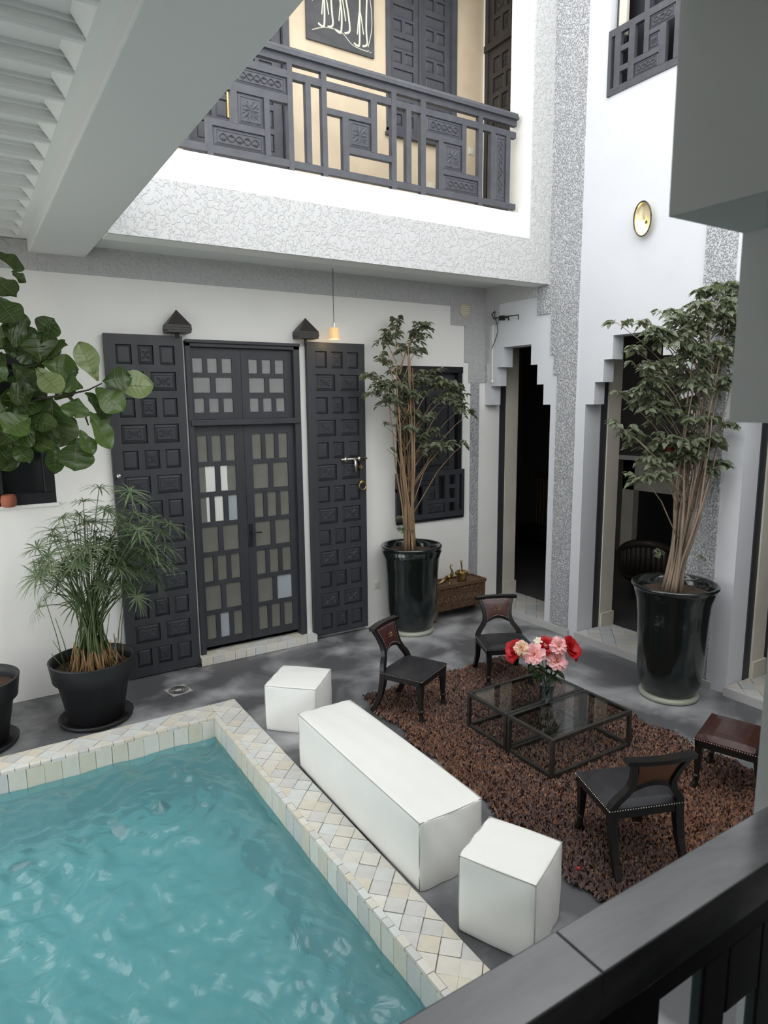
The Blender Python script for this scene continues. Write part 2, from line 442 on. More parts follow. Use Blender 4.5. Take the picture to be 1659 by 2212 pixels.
# left side gallery: coffered ceiling and wide beam
cl = MB(); cl.box(-1.3, .70, .3, W + .3, 4.64, 4.82); cl.box(.62, .70, .6, W, 4.57, 4.64)
for k in range(21):
    y = .74 + .335 * k
    y0, y1 = y + .028, y + .307
    if y1 > W: continue
    cl.add([(.62, y0, 4.57), (.62, y1, 4.57), (.55, y1 - .06, 4.638), (.55, y0 + .06, 4.638)], [(0, 1, 2, 3)])
ceiling = struct('ceiling', cl, M['ceil'], 'pale coffered ceiling of the side gallery, upper left', 'ceiling')
for k in range(21):
    y = .74 + .335 * k
    b = MB(); b.box(-1.15, .62, y - .028, y + .028, 4.582, 4.64); b.box(-1.15, .62, y - .014, y + .014, 4.565, 4.582)
    b.box(-1.15, .60, y - .05, y - .028, 4.622, 4.64); b.box(-1.15, .60, y + .028, y + .05, 4.622, 4.64)
    b.build('ceiling_joist', M['ceil'], ceiling)
bb = MB().box(.70, 1.21, .6, W - .02, 4.45, 4.86)
struct('trim_beam', bb, M['beam'], 'wide smooth grey beam crossing the upper left corner', 'beam', bevel=.012)
wlm = wall_cells(MB(), 'x', -1.3, -1.1, .3, W + .3, -.2, 4.82, [(3.3, 4.75, .0, 4.0), (5.0, 7.25, .0, 4.0)])  # wide openings added in this unseen wall to let side light in
struct('wall_left', wlm, M['white'], 'unseen white wall left of the pool, with openings added for side light', 'wall')
struct('floor_bounce_paving', MB().box(-14.0, -1.12, -4.0, 14.0, -.3, -.02), M['paving'], 'unseen pale paving beyond the left pillars, added to bounce light', 'floor')  # out of view, added to throw sky light up to the ceiling

# wall the camera looks through: stepped arch on the near side
nh = [(-1.0, 1.175, 1.25, 2.965), (-.84, 1.005, 2.965, 3.242), (-.68, .83, 3.242, 3.52), (-.52, .66, 3.52, 3.80)]
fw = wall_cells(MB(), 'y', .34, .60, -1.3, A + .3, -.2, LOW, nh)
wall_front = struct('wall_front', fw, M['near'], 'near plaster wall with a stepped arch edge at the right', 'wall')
st = MB(); st.box(-1.3, 3.2, -2.2, -2.0, .8, 4.05); st.box(-1.3, -1.1, -2.2, .34, .8, 4.05); st.box(3.0, 3.2, -2.2, .34, .8, 4.05); st.box(-1.3, 3.2, -2.2, .34, 3.93, 4.05)  # unseen enclosure added behind the camera to keep sky light off the near arch
struct('wall_landing', st, M['white'], 'unseen plaster shell of the stair landing, added to block light behind the near arch', 'wall')
struct('floor_landing', MB().box(-1.1, 3.0, -2.0, .34, 1.0, 1.25), M['floor'], 'concrete floor of the stair landing behind the near arch', 'floor')

# ------------------------------------------------------------------ pool
pool = thing('swimming_pool', 'sunken turquoise pool with a cream tiled rim along the left', 'pool')
ba = MB()
ba.box(-1.05, 1.80, .62, 5.98, -1.45, -1.35); ba.box(1.80, 2.10, .62, 6.28, -1.45, -.012); ba.box(-1.05, 1.80, 5.98, 6.28, -1.45, -.012)
ba.box(-1.05, -.97, .62, 6.28, -1.45, 0); ba.box(-1.05, 2.1, .61, .65, -1.45, 0)
ba.build('basin_wall', M['basin_wall'], pool)
MB().box(-.96, 1.795, .66, 5.975, -1.35, -1.15).build('basin_floor', M['basin'], pool)
cop = MB()
cop.box(1.812, 2.11, .62, 6.29, -.2, .018); cop.box(-1.05, 1.812, 5.992, 6.29, -.2, .018)
cop = cop.build('coping', M['grout'], pool)
lay_diamonds(cop, 1.85, 2.105, 1.2, 6.285, .03, .122, TILES)
lay_diamonds(cop, -.75, 1.848, 6.03, 6.285, .03, .122, TILES)
def slab(parent, name, x0, x1, y0, y1, z0, z1, m):
    w = MB(); dx, dy, dz = (x1 - x0) / 2, (y1 - y0) / 2, (z1 - z0) / 2
    j = lambda: random.uniform(-.0012, .0012)
    w.box(-dx + j(), dx + j(), -dy + j(), dy + j(), -dz + j(), dz + j())
    return w.build(name, m, parent, ((x0 + x1) / 2, (y0 + y1) / 2, (z0 + z1) / 2))
y = 1.2
while y < 5.98:
    l = random.uniform(.075, .12); slab(cop, 'edge_tile', 1.803, 1.847, y, min(y + l - .004, 5.985), .01, .034, random.choice(TILES)); y += l
x = -.75
while x < 1.845:
    l = random.uniform(.075, .12); slab(cop, 'edge_tile', x, min(x + l - .004, 1.845), 5.983, 6.027, .01, .034, random.choice(TILES)); x += l
y = 1.2
while y < 5.97:
    slab(cop, 'face_tile', 1.797, 1.811, y, min(y + .131, 5.98), -.26, .008, random.choice(TILES[:4])); y += .135
x = -.75
while x < 1.79:
    slab(cop, 'face_tile', x, min(x + .131, 1.797), 5.977, 5.991, -.26, .008, random.choice(TILES[:4])); x += .135

# water: rippled surface with the swell of two jets
nx, ny = 260, 300
gx = np.linspace(-.98, 1.797, nx); gy = np.linspace(.63, 5.977, ny)
X, Y = np.meshgrid(gx, gy)
Z = np.zeros_like(X)
for k in range(46):
    th = rng.uniform(0, 2 * PI); wl = 10 ** rng.uniform(-1.0, -.15); amp = .0036 * (wl / .25) ** .8
    kx, ky = math.cos(th) * 2 * PI / wl, math.sin(th) * 2 * PI / wl
    ph = rng.uniform(0, 2 * PI); mod = .5 + .5 * np.sin(X * rng.uniform(.6, 2) + Y * rng.uniform(.6, 2) + rng.uniform(0, 6))
    Z += amp * mod * np.sin(kx * X + ky * Y + ph + .8 * np.sin(1.3 * X + ph) + .8 * np.sin(1.1 * Y - ph))
for cx, cy, r0, h in ((1.05, 5.05, .40, .040), (.1, 4.75, .40, .034), (1.3, 5.5, .28, .022), (.15, 5.5, .28, .02), (1.2, 2.9, .6, .008)):
    rr = np.hypot(X - cx, Y - cy)
    Z += h * np.exp(-(rr / r0) ** 2) * (1 + .35 * np.cos(rr * 40)) + .25 * h * np.cos(rr * 26) * np.exp(-(rr / (r0 * 2)) ** 2)
fade = np.clip((1.797 - X) / .1, .3, 1) * np.clip((5.977 - Y) / .1, .3, 1)
Z = Z * fade - .155
me = bpy.data.meshes.new('water')
vv = np.stack([X.ravel(), Y.ravel(), Z.ravel()], 1)
ii = (np.arange(ny - 1)[:, None] * nx + np.arange(nx - 1)[None, :]).ravel()
me.from_pydata(vv.tolist(), [], np.stack([ii, ii + 1, ii + nx + 1, ii + nx], 1).tolist())
me.polygons.foreach_set('use_smooth', [True] * len(me.polygons))
wm = bpy.data.materials.new('pool_water'); wm.use_nodes = True
nt = wm.node_tree; nt.nodes.clear(); N = nt.nodes.new; Lk = nt.links.new
out = N('ShaderNodeOutputMaterial'); mx = N('ShaderNodeMixShader'); mx2 = N('ShaderNodeMixShader'); tr = N('ShaderNodeBsdfRefraction'); gl = N('ShaderNodeBsdfGlossy')
df = N('ShaderNodeBsdfDiffuse'); bp_ = N('ShaderNodeBump'); nz = N('ShaderNodeTexNoise'); tc = N('ShaderNodeTexCoord')
nz.inputs['Scale'].default_value = 7; nz.inputs['Detail'].default_value = 5; nz.inputs['Distortion'].default_value = 1.2
bp_.inputs['Distance'].default_value = .02; bp_.inputs['Strength'].default_value = .7
fr = schlick(nt, .055, bp_.outputs['Normal'])
tr.inputs['Color'].default_value = (.62, .90, .92, 1); tr.inputs['Roughness'].default_value = .22; tr.inputs['IOR'].default_value = 1.33; Lk(bp_.outputs['Normal'], tr.inputs['Normal']); gl.inputs['Roughness'].default_value = .03; df.inputs['Color'].default_value = (.24, .58, .62, 1)
mx2.inputs['Fac'].default_value = .36
up_ = N('ShaderNodeCombineXYZ'); up_.inputs['Z'].default_value = 1.0; Lk(up_.outputs[0], df.inputs['Normal'])
Lk(tc.outputs['Object'], nz.inputs['Vector']); Lk(nz.outputs['Fac'], bp_.inputs['Height'])
Lk(bp_.outputs['Normal'], gl.inputs['Normal'])
Lk(tr.outputs['BSDF'], mx2.inputs[1]); Lk(df.outputs['BSDF'], mx2.inputs[2]); Lk(fr.outputs[0], mx.inputs['Fac']); Lk(mx2.outputs['Shader'], mx.inputs[1]); Lk(gl.outputs['BSDF'], mx.inputs[2]); Lk(mx.outputs['Shader'], out.inputs['Surface'])
me.materials.append(wm)
link('water', me, pool)
for lx, lz in ((.95, -.42), (-.02, -.42)):
    MB().sphere((0, 0, 0), .07, 14, 8, (1, .35, 1)).build('pool_light', M['brass'], pool, (lx, 5.96, lz), smooth=True)

# floor drain
dr = thing('floor_drain', 'small square drain cover set in the grey floor near the pool corner', 'drain', (1.70, 6.87, 0), .2)
MB().box(-.11, .11, -.11, .11, 0, .006).build('cover', M['tilefloor'], dr)
for k in range(4):
    MB().lathe([(.04 + .018 * k, 0), (.04 + .018 * k, .004), (.047 + .018 * k, .004), (.047 + .018 * k, 0)], 20, cap=False).build('ring', M['steel'], dr, (0, 0, .006))

# ------------------------------------------------------------------ panelled joinery
PM = {}
def panel_mesh(w, h, kind, m):
    key = (round(w, 3), round(h, 3), kind, m.name)
    if key in PM: return PM[key]
    b = MB(); x, z = w / 2, h / 2; i = min(.028, w * .16, h * .16); rise = .011
    b.add([(-x, 0, -z), (x, 0, -z), (x, 0, z), (-x, 0, z), (-x + i, -rise, -z + i), (x - i, -rise, -z + i), (x - i, -rise, z - i), (-x + i, -rise, z - i)],
          [(4, 5, 6, 7), (0, 1, 5, 4), (1, 2, 6, 5), (2, 3, 7, 6), (3, 0, 4, 7)])
    if kind in ('flower', 'scroll', 'knot'):
        y0 = -rise; fx, fz = x - i, z - i
        b.ridge([(-fx * .94, -fz * .94), (fx * .94, -fz * .94), (fx * .94, fz * .94), (-fx * .94, fz * .94), (-fx * .94, -fz * .94)], min(fx, fz) * .09, .006, y0)
        if kind == 'flower':
            R = min(fx, fz)
            for k in range(8):
                a = PI / 4 * k + PI / 8 * 0
                L = R * (.86 if k % 2 == 0 else 1.12)
                b.petal(0, 0, a, L, R * .34, .012, y0)
                b.petal(math.cos(a + PI / 8) * R * .55, math.sin(a + PI / 8) * R * .55, a + PI / 8, R * .38, R * .16, .008, y0)
        elif kind == 'scroll':
            hor = fx >= fz; L, S_ = (fx, fz) if hor else (fz, fx)
            n = max(2, int(round(L / S_ * 1.25)))
            P = [(-L * .85 + 1.7 * L * t / 40, S_ * .52 * math.sin(PI * n * t / 40)) for t in range(41)]
            T = (lambda p: p) if hor else (lambda p: (p[1], p[0]))
            b.ridge([T(p) for p in P], S_ * .15, .010, y0); b.ridge([T((p[0], -p[1])) for p in P], S_ * .15, .008, y0)
            for k in range(n):
                cx = -L * .85 + 1.7 * L * (k + .5) / n; sg = 1 if k % 2 else -1
                for da in (-.9, -.2, .5, 1.2):
                    c = T((cx, sg * S_ * .15)); a = sg * (PI / 2 + da - .2)
                    if not hor: a = PI / 2 - a
                    b.petal(c[0], c[1], a, S_ * .62, S_ * .2, .009, y0)
        else:
            ax, az = fx * .8, fz * .8
            for sx in (-1, 1):
                for sz in (-1, 1):
                    b.petal(0, 0, math.atan2(sz * az, sx * ax), math.hypot(ax, az) * .95, min(ax, az) * .35, .008, y0)
                    b.petal(sx * ax * .95, sz * az * .15, math.atan2(sz * az, -sx * ax * .5), az * .75, min(ax, az) * .28, .007, y0)
            for k in range(4): b.petal(0, 0, PI / 2 * k, (ax if k % 2 == 0 else az) * .8, min(ax, az) * .22, .008, y0)
    me = b.mesh('panel', m); PM[key] = me
    return me

def pane_mesh(w, h, m):
    key = (round(w, 3), round(h, 3), 'pane', m.name)
    if key not in PM:
        PM[key] = MB().box(-w / 2, w / 2, -.003, .003, -h / 2, h / 2).mesh('pane', m)
    return PM[key]

def paneled(parent, x0, x1, z0, z1, yf, rows, m, depth=.045, rec=.018, back=True, fname='frame', pname='panel', pm=None, bevel=0.0):
    fr = MB(); zc = z0
    for za, zb, cells in sorted(rows, key=lambda r: r[0]):
        fr.box(x0, x1, yf, yf + depth, zc, za); xc = x0
        for xa, xb, kind in cells:
            fr.box(xc, xa, yf, yf + depth, za, zb); xc = xb
        fr.box(xc, x1, yf, yf + depth, za, zb); zc = zb
    fr.box(x0, x1, yf, yf + depth, zc, z1)
    if back: fr.box(x0, x1, yf + depth - .012, yf + depth, z0, z1)
    f = fr.build(fname, m, parent, bevel=bevel)
    for za, zb, cells in rows:
        for xa, xb, kind in cells:
            w, h = xb - xa, zb - za; c = ((xa + xb) / 2, yf + rec, (za + zb) / 2)
            if kind is None: continue
            if isinstance(kind, bpy.types.Material): link('pane', pane_mesh(w, h, kind), parent, c)
            else: link(pname, panel_mesh(w - .006, h - .006, kind, pm or m), parent, c)
    return f

def split(x0, x1, n, mull):
    w = (x1 - x0 - mull * (n - 1)) / n
    return [(x0 + k * (w + mull), x0 + k * (w + mull) + w) for k in range(n)]

# the two open outer leaves
def outer_leaf(name, x0, x1, z0, label):
    t = thing(name, label, 'door', kind='structure')
    rows = []
    for k in range(13):
        zt = 3.62 - .2745 * k; xa, xb = x0 + .105, x1 - .09
        if k % 2 == 0:
            c = split(xa, xb, 3, .062); kinds = ('plain', 'knot', 'plain')
        else:
            c = split(xa, xb, 2, .068); kinds = ('knot', 'knot')
        rows.append((zt - .20, zt, [(a, b, q) for (a, b), q in zip(c, kinds)]))
    paneled(t, x0, x1, z0, 3.725, 7.42, rows, M['dark'], .055, .024)
    return t
leafL = outer_leaf('door_2', 1.31, 2.105, .015, 'open carved charcoal door leaf left of the glazed doors, beside the papyrus')
leafR = outer_leaf('door_3', 3.58, 4.375, .05, 'open carved charcoal door leaf right of the glazed doors, with bolt and ring')
# door hardware: knob, bolt, ring
k = MB(); k.sphere((0, -.045, 0), .026, 12, 8); k.tube([(0, 0, 0), (0, -.04, 0)], .01)
k.build('knob', M['chrome'], leafL, (1.355, 7.42, 2.27), smooth=True)
k = MB(); k.tube([(-.18, -.03, 0), (.19, -.03, .0)], .014); k.box(-.14, -.10, -.05, 0, -.025, .025); k.box(.06, .10, -.05, 0, -.025, .025); k.tube([(.01, -.04, 0), (.015, -.05, -.08), (.02, -.045, -.17)], [.016, .02, .012])
k.build('bolt', M['nail'], leafR, (4.18, 7.42, 2.30), smooth=True)
k = MB(); k.lathe([(.001, 0), (.03, .002), (.03, -.012), (.001, -.012)], 14)
k.build('keyhole_plate', M['brass'], leafR, (4.29, 7.405, 2.19), (PI / 2, 0, 0))
k = MB(); k.sphere((0, -.02, 0), .035, 12, 8, (1, .6, .8))
k.tube([(.05 * math.cos(a), -.04, -.045 + .05 * math.sin(a)) for a in [PI * 2 * q / 18 for q in range(19)]], .009, 6)
k.build('ring', M['brass'], leafR, (4.295, 7.415, 1.995), smooth=True)
k = MB(); k.lathe([(.03, 0), (.03, .03), (.018, .03), (.018, 0)], 12); k.build('pivot_shoe', M['steel'], leafL, (2.09, 7.40, 0))

# door pivot blocks with pyramid caps
for px, lab in ((2.055, 'black wooden pivot block with pyramid cap above the left door leaf'), (3.565, 'black wooden pivot block with pyramid cap above the right door leaf, near the pendant lamp')):
    t = thing('pivot_block', lab, 'door fitting', (px, 7.43, 3.735), group='pyramid capped pivot blocks')
    b = MB()
    for q, (w, z0, z1) in enumerate(((.125, 0, .024), (.132, .026, .050), (.128, .052, .078))): b.box(-w, w, -.115, .07, z0 + .02, z1 + .02)
    b.build('block', M['dark_brown'], t)
    p = MB(); p.add([(-.128, -.115, .098), (.128, -.115, .098), (.128, .07, .098), (-.128, .07, .098), (0, -.02, .262)], [(0, 1, 4), (1, 2, 4), (2, 3, 4), (3, 0, 4), (0, 3, 2, 1)])
    p.build('cap', M['dark_brown'], t)
    MB().tube([(0, -.01, -.03), (0, -.01, .025)], .022).build('pin', M['black'], t)

# glazed double door with transom
d1 = thing('door_1', 'charcoal double door glazed with small frosted panes in the back wall', 'door', kind='structure')
fb = MB()
fb.box(2.14, 2.20, 7.46, 7.60, .10, 3.69); fb.box(3.42, 3.50, 7.46, 7.60, .10, 3.69); fb.box(2.14, 3.50, 7.46, 7.60, 3.625, 3.69)
fb.box(2.16, 3.48, 7.44, 7.60, 2.765, 2.83); fb.box(2.14, 3.50, 7.43, 7.46, 3.665, 3.70)
fb.build('door_case', M['dark'], d1, bevel=.006)
MB().box(2.10, 3.55, 7.66, 7.70, 0, 3.72).build('backing_board', M['black'], d1)
def glazed(x0, x1, z0, z1, gx0, gx1, zs, special, first=3):
    rows = []
    for i, (za, zb) in enumerate(zs):
        n = 3 if i % 2 == 0 else 2
        c = split(gx0, gx1, n, .052 if n == 3 else .058)
        rows.append((za, zb, [(a, b, special.get((i, q), special['d'])) for q, (a, b) in enumerate(c)]))
    paneled(d1, x0, x1, z0, z1, 7.52, rows, M['dark'], .045, .022, back=False, fname='sash')
zt = [(3.35, 3.51), (3.13, 3.30), (2.91, 3.07)]
glazed(2.202, 2.784, 2.832, 3.622, 2.23, 2.68, zt, {'d': M['pane_up']})
glazed(2.788, 3.418, 2.832, 3.622, 2.88, 3.32, zt, {'d': M['pane_up']})
zs = [(2.655 - .35 * k - .30, 2.655 - .35 * k) for k in range(7)]
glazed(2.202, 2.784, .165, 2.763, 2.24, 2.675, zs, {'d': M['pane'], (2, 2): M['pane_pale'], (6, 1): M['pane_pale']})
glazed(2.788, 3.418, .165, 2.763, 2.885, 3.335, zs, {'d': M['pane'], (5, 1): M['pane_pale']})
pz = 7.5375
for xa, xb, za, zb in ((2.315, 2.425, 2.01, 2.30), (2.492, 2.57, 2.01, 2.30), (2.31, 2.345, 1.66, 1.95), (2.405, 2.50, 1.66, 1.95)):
    slab(d1, 'white_strip', xa, xb, pz - .0008, pz + .0008, za, zb, M['strip_white'])  # thin white strips lying on the pane fronts
h = MB(); h.box(-.022, .022, -.012, 0, -.14, .14); h.tube([(0, -.012, .04), (0, -.05, .04), (.07, -.055, .035), (.12, -.05, .03)], .009, 8); h.sphere((0, -.016, -.06), .012, 8, 6)
h.build('door_handle', M['black'], d1, (2.822, 7.52, 1.45), smooth=False)
# tiled threshold
th = struct('trim_threshold', MB().box(2.11, 3.60, 7.385, 7.62, 0, .09), M['grout'], 'low cream tiled threshold under the glazed doors', 'step')
x = 2.11
while x < 3.59:
    l = random.uniform(.12, .15); slab(th, 'riser_tile', x, min(x + l - .004, 3.595), 7.37, 7.386, .004, .1, random.choice(TILES)); x += l
lay_diamonds(th, 2.11, 3.60, 7.375, 7.60, .103, .12, TILES, minarea=.002)

# ------------------------------------------------------------------ windows
# fretwork: list of bars (u0,u1,z0,z1) and panels (u0,u1,z0,z1,kind), local u to the right, front towards -y
def fret(parent, bars, panels, m, depth=.05, nm='fret_bar', yo=0.0, flip=None, bev=.004):
    F = (lambda a, b: (a, b)) if flip is None else (lambda a, b: (flip - b, flip - a))
    for u0, u1, z0, z1 in bars:
        a, b = F(u0, u1); q = .0025 if z1 - z0 > u1 - u0 else 0
        MB().box(-(b - a) / 2, (b - a) / 2, -q, depth + q, -(z1 - z0) / 2, (z1 - z0) / 2).build(nm, m, parent, ((a + b) / 2, yo, (z0 + z1) / 2))
    for u0, u1, z0, z1, kind in panels:
        a, b = F(u0, u1); o = link('carved_panel', panel_mesh(b - a, z1 - z0, kind, m), parent, ((a + b) / 2, yo + .016, (z0 + z1) / 2))
        MB().box(-(b - a) / 2, (b - a) / 2, .0, .012, -(z1 - z0) / 2, (z1 - z0) / 2).build('panel_back', m, o, (0, .001, 0))

GB = [(0, .04, 0, .66), (.09, .165, .04, .59), (0, 1.15, 0, .07), (0, 1.15, .59, .66), (.27, .345, .07, .59), (.46, .52, .26, .59),
      (.165, .27, .20, .255), (.165, .27, .40, .455), (.345, .66, .205, .26), (.65, .725, .07, .455), (.52, .66, .41, .455), (.82, .88, .07, .59), (.88, 1.15, .40, .455), (1.1, 1.15, .07, .59), (.95, 1.0, .07, .4)]
GP = [(.345, .65, .07, .205, 'scroll'), (.52, .65, .26, .41, 'flower'), (.52, .82, .455, .59, 'scroll'), (.88, 1.1, .455, .59, 'scroll')]
# low window in the back wall, behind the ficus
w1 = thing('window_1', 'recessed black shuttered window behind the ficus in the back wall', 'window', kind='structure')
MB().box(4.90, 6.02, 7.66, 7.70, 1.38, 3.48).build('backing_board', M['black'], w1)
c = MB(); c.box(4.90, 6.02, 7.50, 7.66, 3.40, 3.48); c.box(4.90, 4.97, 7.50, 7.66, 1.38, 3.40); c.box(5.95, 6.02, 7.52, 7.66, 1.38, 3.40); c.box(4.88, 6.03, 7.47, 7.66, 1.36, 1.42)
c.build('window_frame', M['black'], w1)
rows = [(2.10, 2.36, [(5.06, 5.40, 'plain')]), (2.42, 2.95, [(5.06, 5.40, 'plain')]), (3.0, 3.3, [(5.06, 5.40, 'plain')])]
paneled(w1, 4.97, 5.44, 1.44, 3.40, 7.60, rows, M['dark'], .04, .015, fname='shutter')
rows = [(za, zb, [(a + .45, b + .45, k_) for a, b, k_ in c_]) for za, zb, c_ in rows]
paneled(w1, 5.46, 5.95, 1.44, 3.40, 7.60, rows, M['dark'], .04, .015, fname='shutter')
g1 = link('window_grille', None, w1, (4.90, 7.45, 1.40))
fret(g1, [b for b in GB], GP, M['dark'], .045, flip=1.12)
# left window behind the fig leaves
w2 = thing('window_2', 'black framed window behind the fig leaves at the left', 'window', kind='structure')
c = MB(); c.box(-.35, .76, 7.50, 7.62, 2.02, 2.14); c.box(.66, .76, 7.50, 7.62, 2.14, 3.50); c.box(-.35, .76, 7.50, 7.62, 3.40, 3.50); c.box(-.35, -.25, 7.50, 7.62, 2.14, 3.4); c.box(.20, .30, 7.52, 7.62, 2.14, 3.4); c.box(-.35, .76, 7.52, 7.62, 2.66, 2.74)
c.build('window_frame', M['black'], w2, bevel=.006)
for xa, xb in ((-.25, .20), (.30, .66)):
    for za, zb in ((2.14, 2.66), (2.74, 3.40)): slab(w2, 'pane', xa, xb, 7.58, 7.586, za, zb, M['pane_dark'])
MB().box(-.35, .76, 7.66, 7.70, 2.02, 3.5).build('backing_board', M['black'], w2)
MB().box(-.35, .775, 7.47, 7.52, 2.0, 2.03).build('window_sill', M['white'], w2)
t = thing('terracotta_pot', 'small terracotta pot standing on the black window sill at the left edge', 'pot', (.33, 7.42, 2.03))
MB().lathe([(.045, 0), (.065, .01), (.072, .06), (.066, .1), (.055, .12), (.048, .12), (.055, .06)], 18).build('body', M['terracotta'], t, smooth=True)
# upper window in the right wall
w3 = thing('window_3', 'upper black window with fretwork guard in the right wall', 'window', (A, 5.50, 0), -PI / 2, kind='structure')
MB().box(0, 1.15, .2, .24, 6.31, 8.05).build('backing_board', M['black'], w3)
c = MB(); c.box(0, .06, .10, .2, 6.9, 8.05); c.box(1.09, 1.15, .1, .2, 6.9, 8.05); c.box(.34, .40, .12, .2, 6.9, 8.05); c.box(.06, 1.09, .12, .2, 7.9, 8.05)
c.build('window_frame', M['dark_up'], w3)
MB().box(.06, .16, .06, .1, 6.9, 8.0).build('shutter', M['jamb'], w3)
g3 = link('window_grille', None, w3, (0, -.02, 6.31))
fret(g3, GB, GP, M['dark_up'], .045)
# gallery window, door and end door
w4 = thing('window_4', 'tall slate shuttered window in the cream gallery wall', 'window', kind='structure')
c = MB(); c.box(4.78, 4.84, 7.48, 7.6, 6.27, 8.2); c.box(5.78, 5.86, 7.48, 7.6, 6.27, 8.2); c.box(4.78, 5.86, 7.48, 7.6, 6.27, 6.34); c.box(4.76, 5.88, 7.44, 7.5, 6.25, 6.29)
c.build('window_frame', M['dark_up'], w4)
MB().box(4.78, 5.86, 7.66, 7.70, 6.27, 8.2).build('backing_board', M['black'], w4)
for xa, xb in ((4.84, 5.295), (5.325, 5.78)):
    rows = []
    for k in range(5):
        z = 6.42 + .355 * k
        rows.append((z, z + .13, [(a, b, 'plain') for a, b in split(xa + .08, xb - .08, 2, .05)]))
        rows.append((z + .16, z + .29, [(xa + .08, xb - .08, 'plain')]))
    paneled(w4, xa, xb, 6.34, 8.2, 7.54, rows, M['dark_up'], .04, .014, fname='shutter')
MB().box(5.29, 5.33, 7.52, 7.56, 6.34, 8.2).build('meeting_stile', M['dark_up'], w4)
def grid_rows(x0, x1, z0, z1, n, kinds=('plain', 'knot')):
    rows = []; p = (z1 - z0) / n
    for k in range(n):
        m_ = 2 if k % 2 else 3
        rows.append((z0 + p * k + .03, z0 + p * (k + 1) - .03, [(a, b, kinds[(q + k) % 2]) for q, (a, b) in enumerate(split(x0, x1, m_, .05))]))
    return rows
d4 = thing('door_4', 'slate panelled door with brass plate at the left of the upper gallery', 'door', kind='structure')
MB().box(2.25, 3.5, 7.66, 7.70, 5.1, 7.7).build('backing_board', M['black'], d4)
c = MB(); c.box(2.25, 2.33, 7.48, 7.6, 5.16, 7.7); c.box(3.42, 3.50, 7.48, 7.6, 5.16, 7.7); c.box(2.25, 3.5, 7.48, 7.6, 7.6, 7.7); c.build('door_case', M['dark_up'], d4)
paneled(d4, 2.34, 2.86, 5.17, 7.6, 7.53, grid_rows(2.42, 2.80, 5.28, 7.5, 9), M['dark_up'], .045, .016, fname='door_leaf')
paneled(d4, 2.88, 3.41, 5.17, 7.6, 7.53, grid_rows(2.95, 3.30, 5.28, 7.5, 9), M['dark_up'], .045, .016, fname='door_leaf')
h = MB(); h.box(-.022, .022, -.012, 0, -.14, .14); h.build('handle_plate', M['brass'], d4, (2.78, 7.53, 6.2))
d5 = thing('door_5', 'dark brown panelled door at the right end of the upper gallery', 'door', (6.31, 7.47, 0), -PI / 2, kind='structure')
c = MB(); c.box(0, .06, .0, .08, 5.16, 8.25); c.box(.69, .75, 0, .08, 5.16, 8.25); c.box(0, .75, 0, .08, 8.17, 8.25); c.box(0, .75, -.02, .08, 7.52, 7.60); c.build('door_case', M['dark_brown'], d5)
paneled(d5, .06, .69, 5.17, 7.52, .02, grid_rows(.15, .60, 5.28, 7.44, 9), M['dark_brown'], .045, .016, fname='door_leaf')
paneled(d5, .06, .69, 7.60, 8.17, .02, grid_rows(.15, .60, 7.64, 8.15, 2), M['dark_brown'], .045, .016, fname='door_leaf')

# ------------------------------------------------------------------ balcony railing
br = thing('balcony_railing', 'slate grey fretwork railing with carved panels along the upper gallery', 'railing', (0, 6.36, 0))
D = M['dark_up']
hr = MB(); hr.tube([(1.3, .02, 6.295), (5.88, .02, 6.295)], .045, 10); hr.box(1.3, 5.88, -.035, .085, 6.255, 6.285)
hr.build('handrail', D, br)
bars = [(1.3, 5.875, 6.19, 6.262), (1.3, 5.868, 6.058, 6.125), (1.3, 5.88, 5.265, 5.33),
        (2.94, 2.993, 5.22, 6.19), (3.305, 3.36, 5.22, 6.19), (4.12, 4.18, 5.22, 6.19), (4.495, 4.56, 5.22, 6.19), (5.30, 5.36, 5.22, 6.19), (5.715, 5.78, 5.30, 6.06),
        (2.0, 2.94, 5.83, 5.905), (2.37, 2.43, 5.55, 5.83), (2.695, 2.75, 5.33, 5.83), (2.13, 2.70, 5.498, 5.556), (2.13, 2.185, 5.22, 5.50),
        (1.66, 1.72, 5.22, 6.19), (1.9, 1.96, 5.33, 6.06), (2.13, 2.185, 5.9, 6.06),
        (3.13, 3.185, 5.33, 6.058), (3.36, 3.87, 5.83, 5.885), (3.87, 3.94, 5.56, 6.058), (3.535, 3.605, 5.33, 5.83), (3.605, 4.12, 5.505, 5.565),
        (4.305, 4.37, 5.33, 6.058), (5.06, 5.12, 5.545, 6.058), (4.56, 5.06, 5.83, 5.893), (4.735, 4.80, 5.33, 5.83), (4.80, 5.30, 5.497, 5.55),
        (5.485, 5.55, 5.33, 6.058)]
pans = [(2.40, 2.94, 5.905, 6.058, 'scroll'), (2.43, 2.695, 5.556, 5.83, 'flower'), (2.185, 2.695, 5.33, 5.498, 'scroll'), (3.605, 3.87, 5.565, 5.83, 'flower'),
        (4.56, 5.06, 5.893, 6.058, 'scroll'), (4.80, 5.06, 5.55, 5.83, 'flower'), (4.80, 5.30, 5.33, 5.497, 'scroll'), (5.55, 5.715, 5.33, 6.058, 'scroll')]
fret(br, bars, pans, D, .055, 'rail_bar')

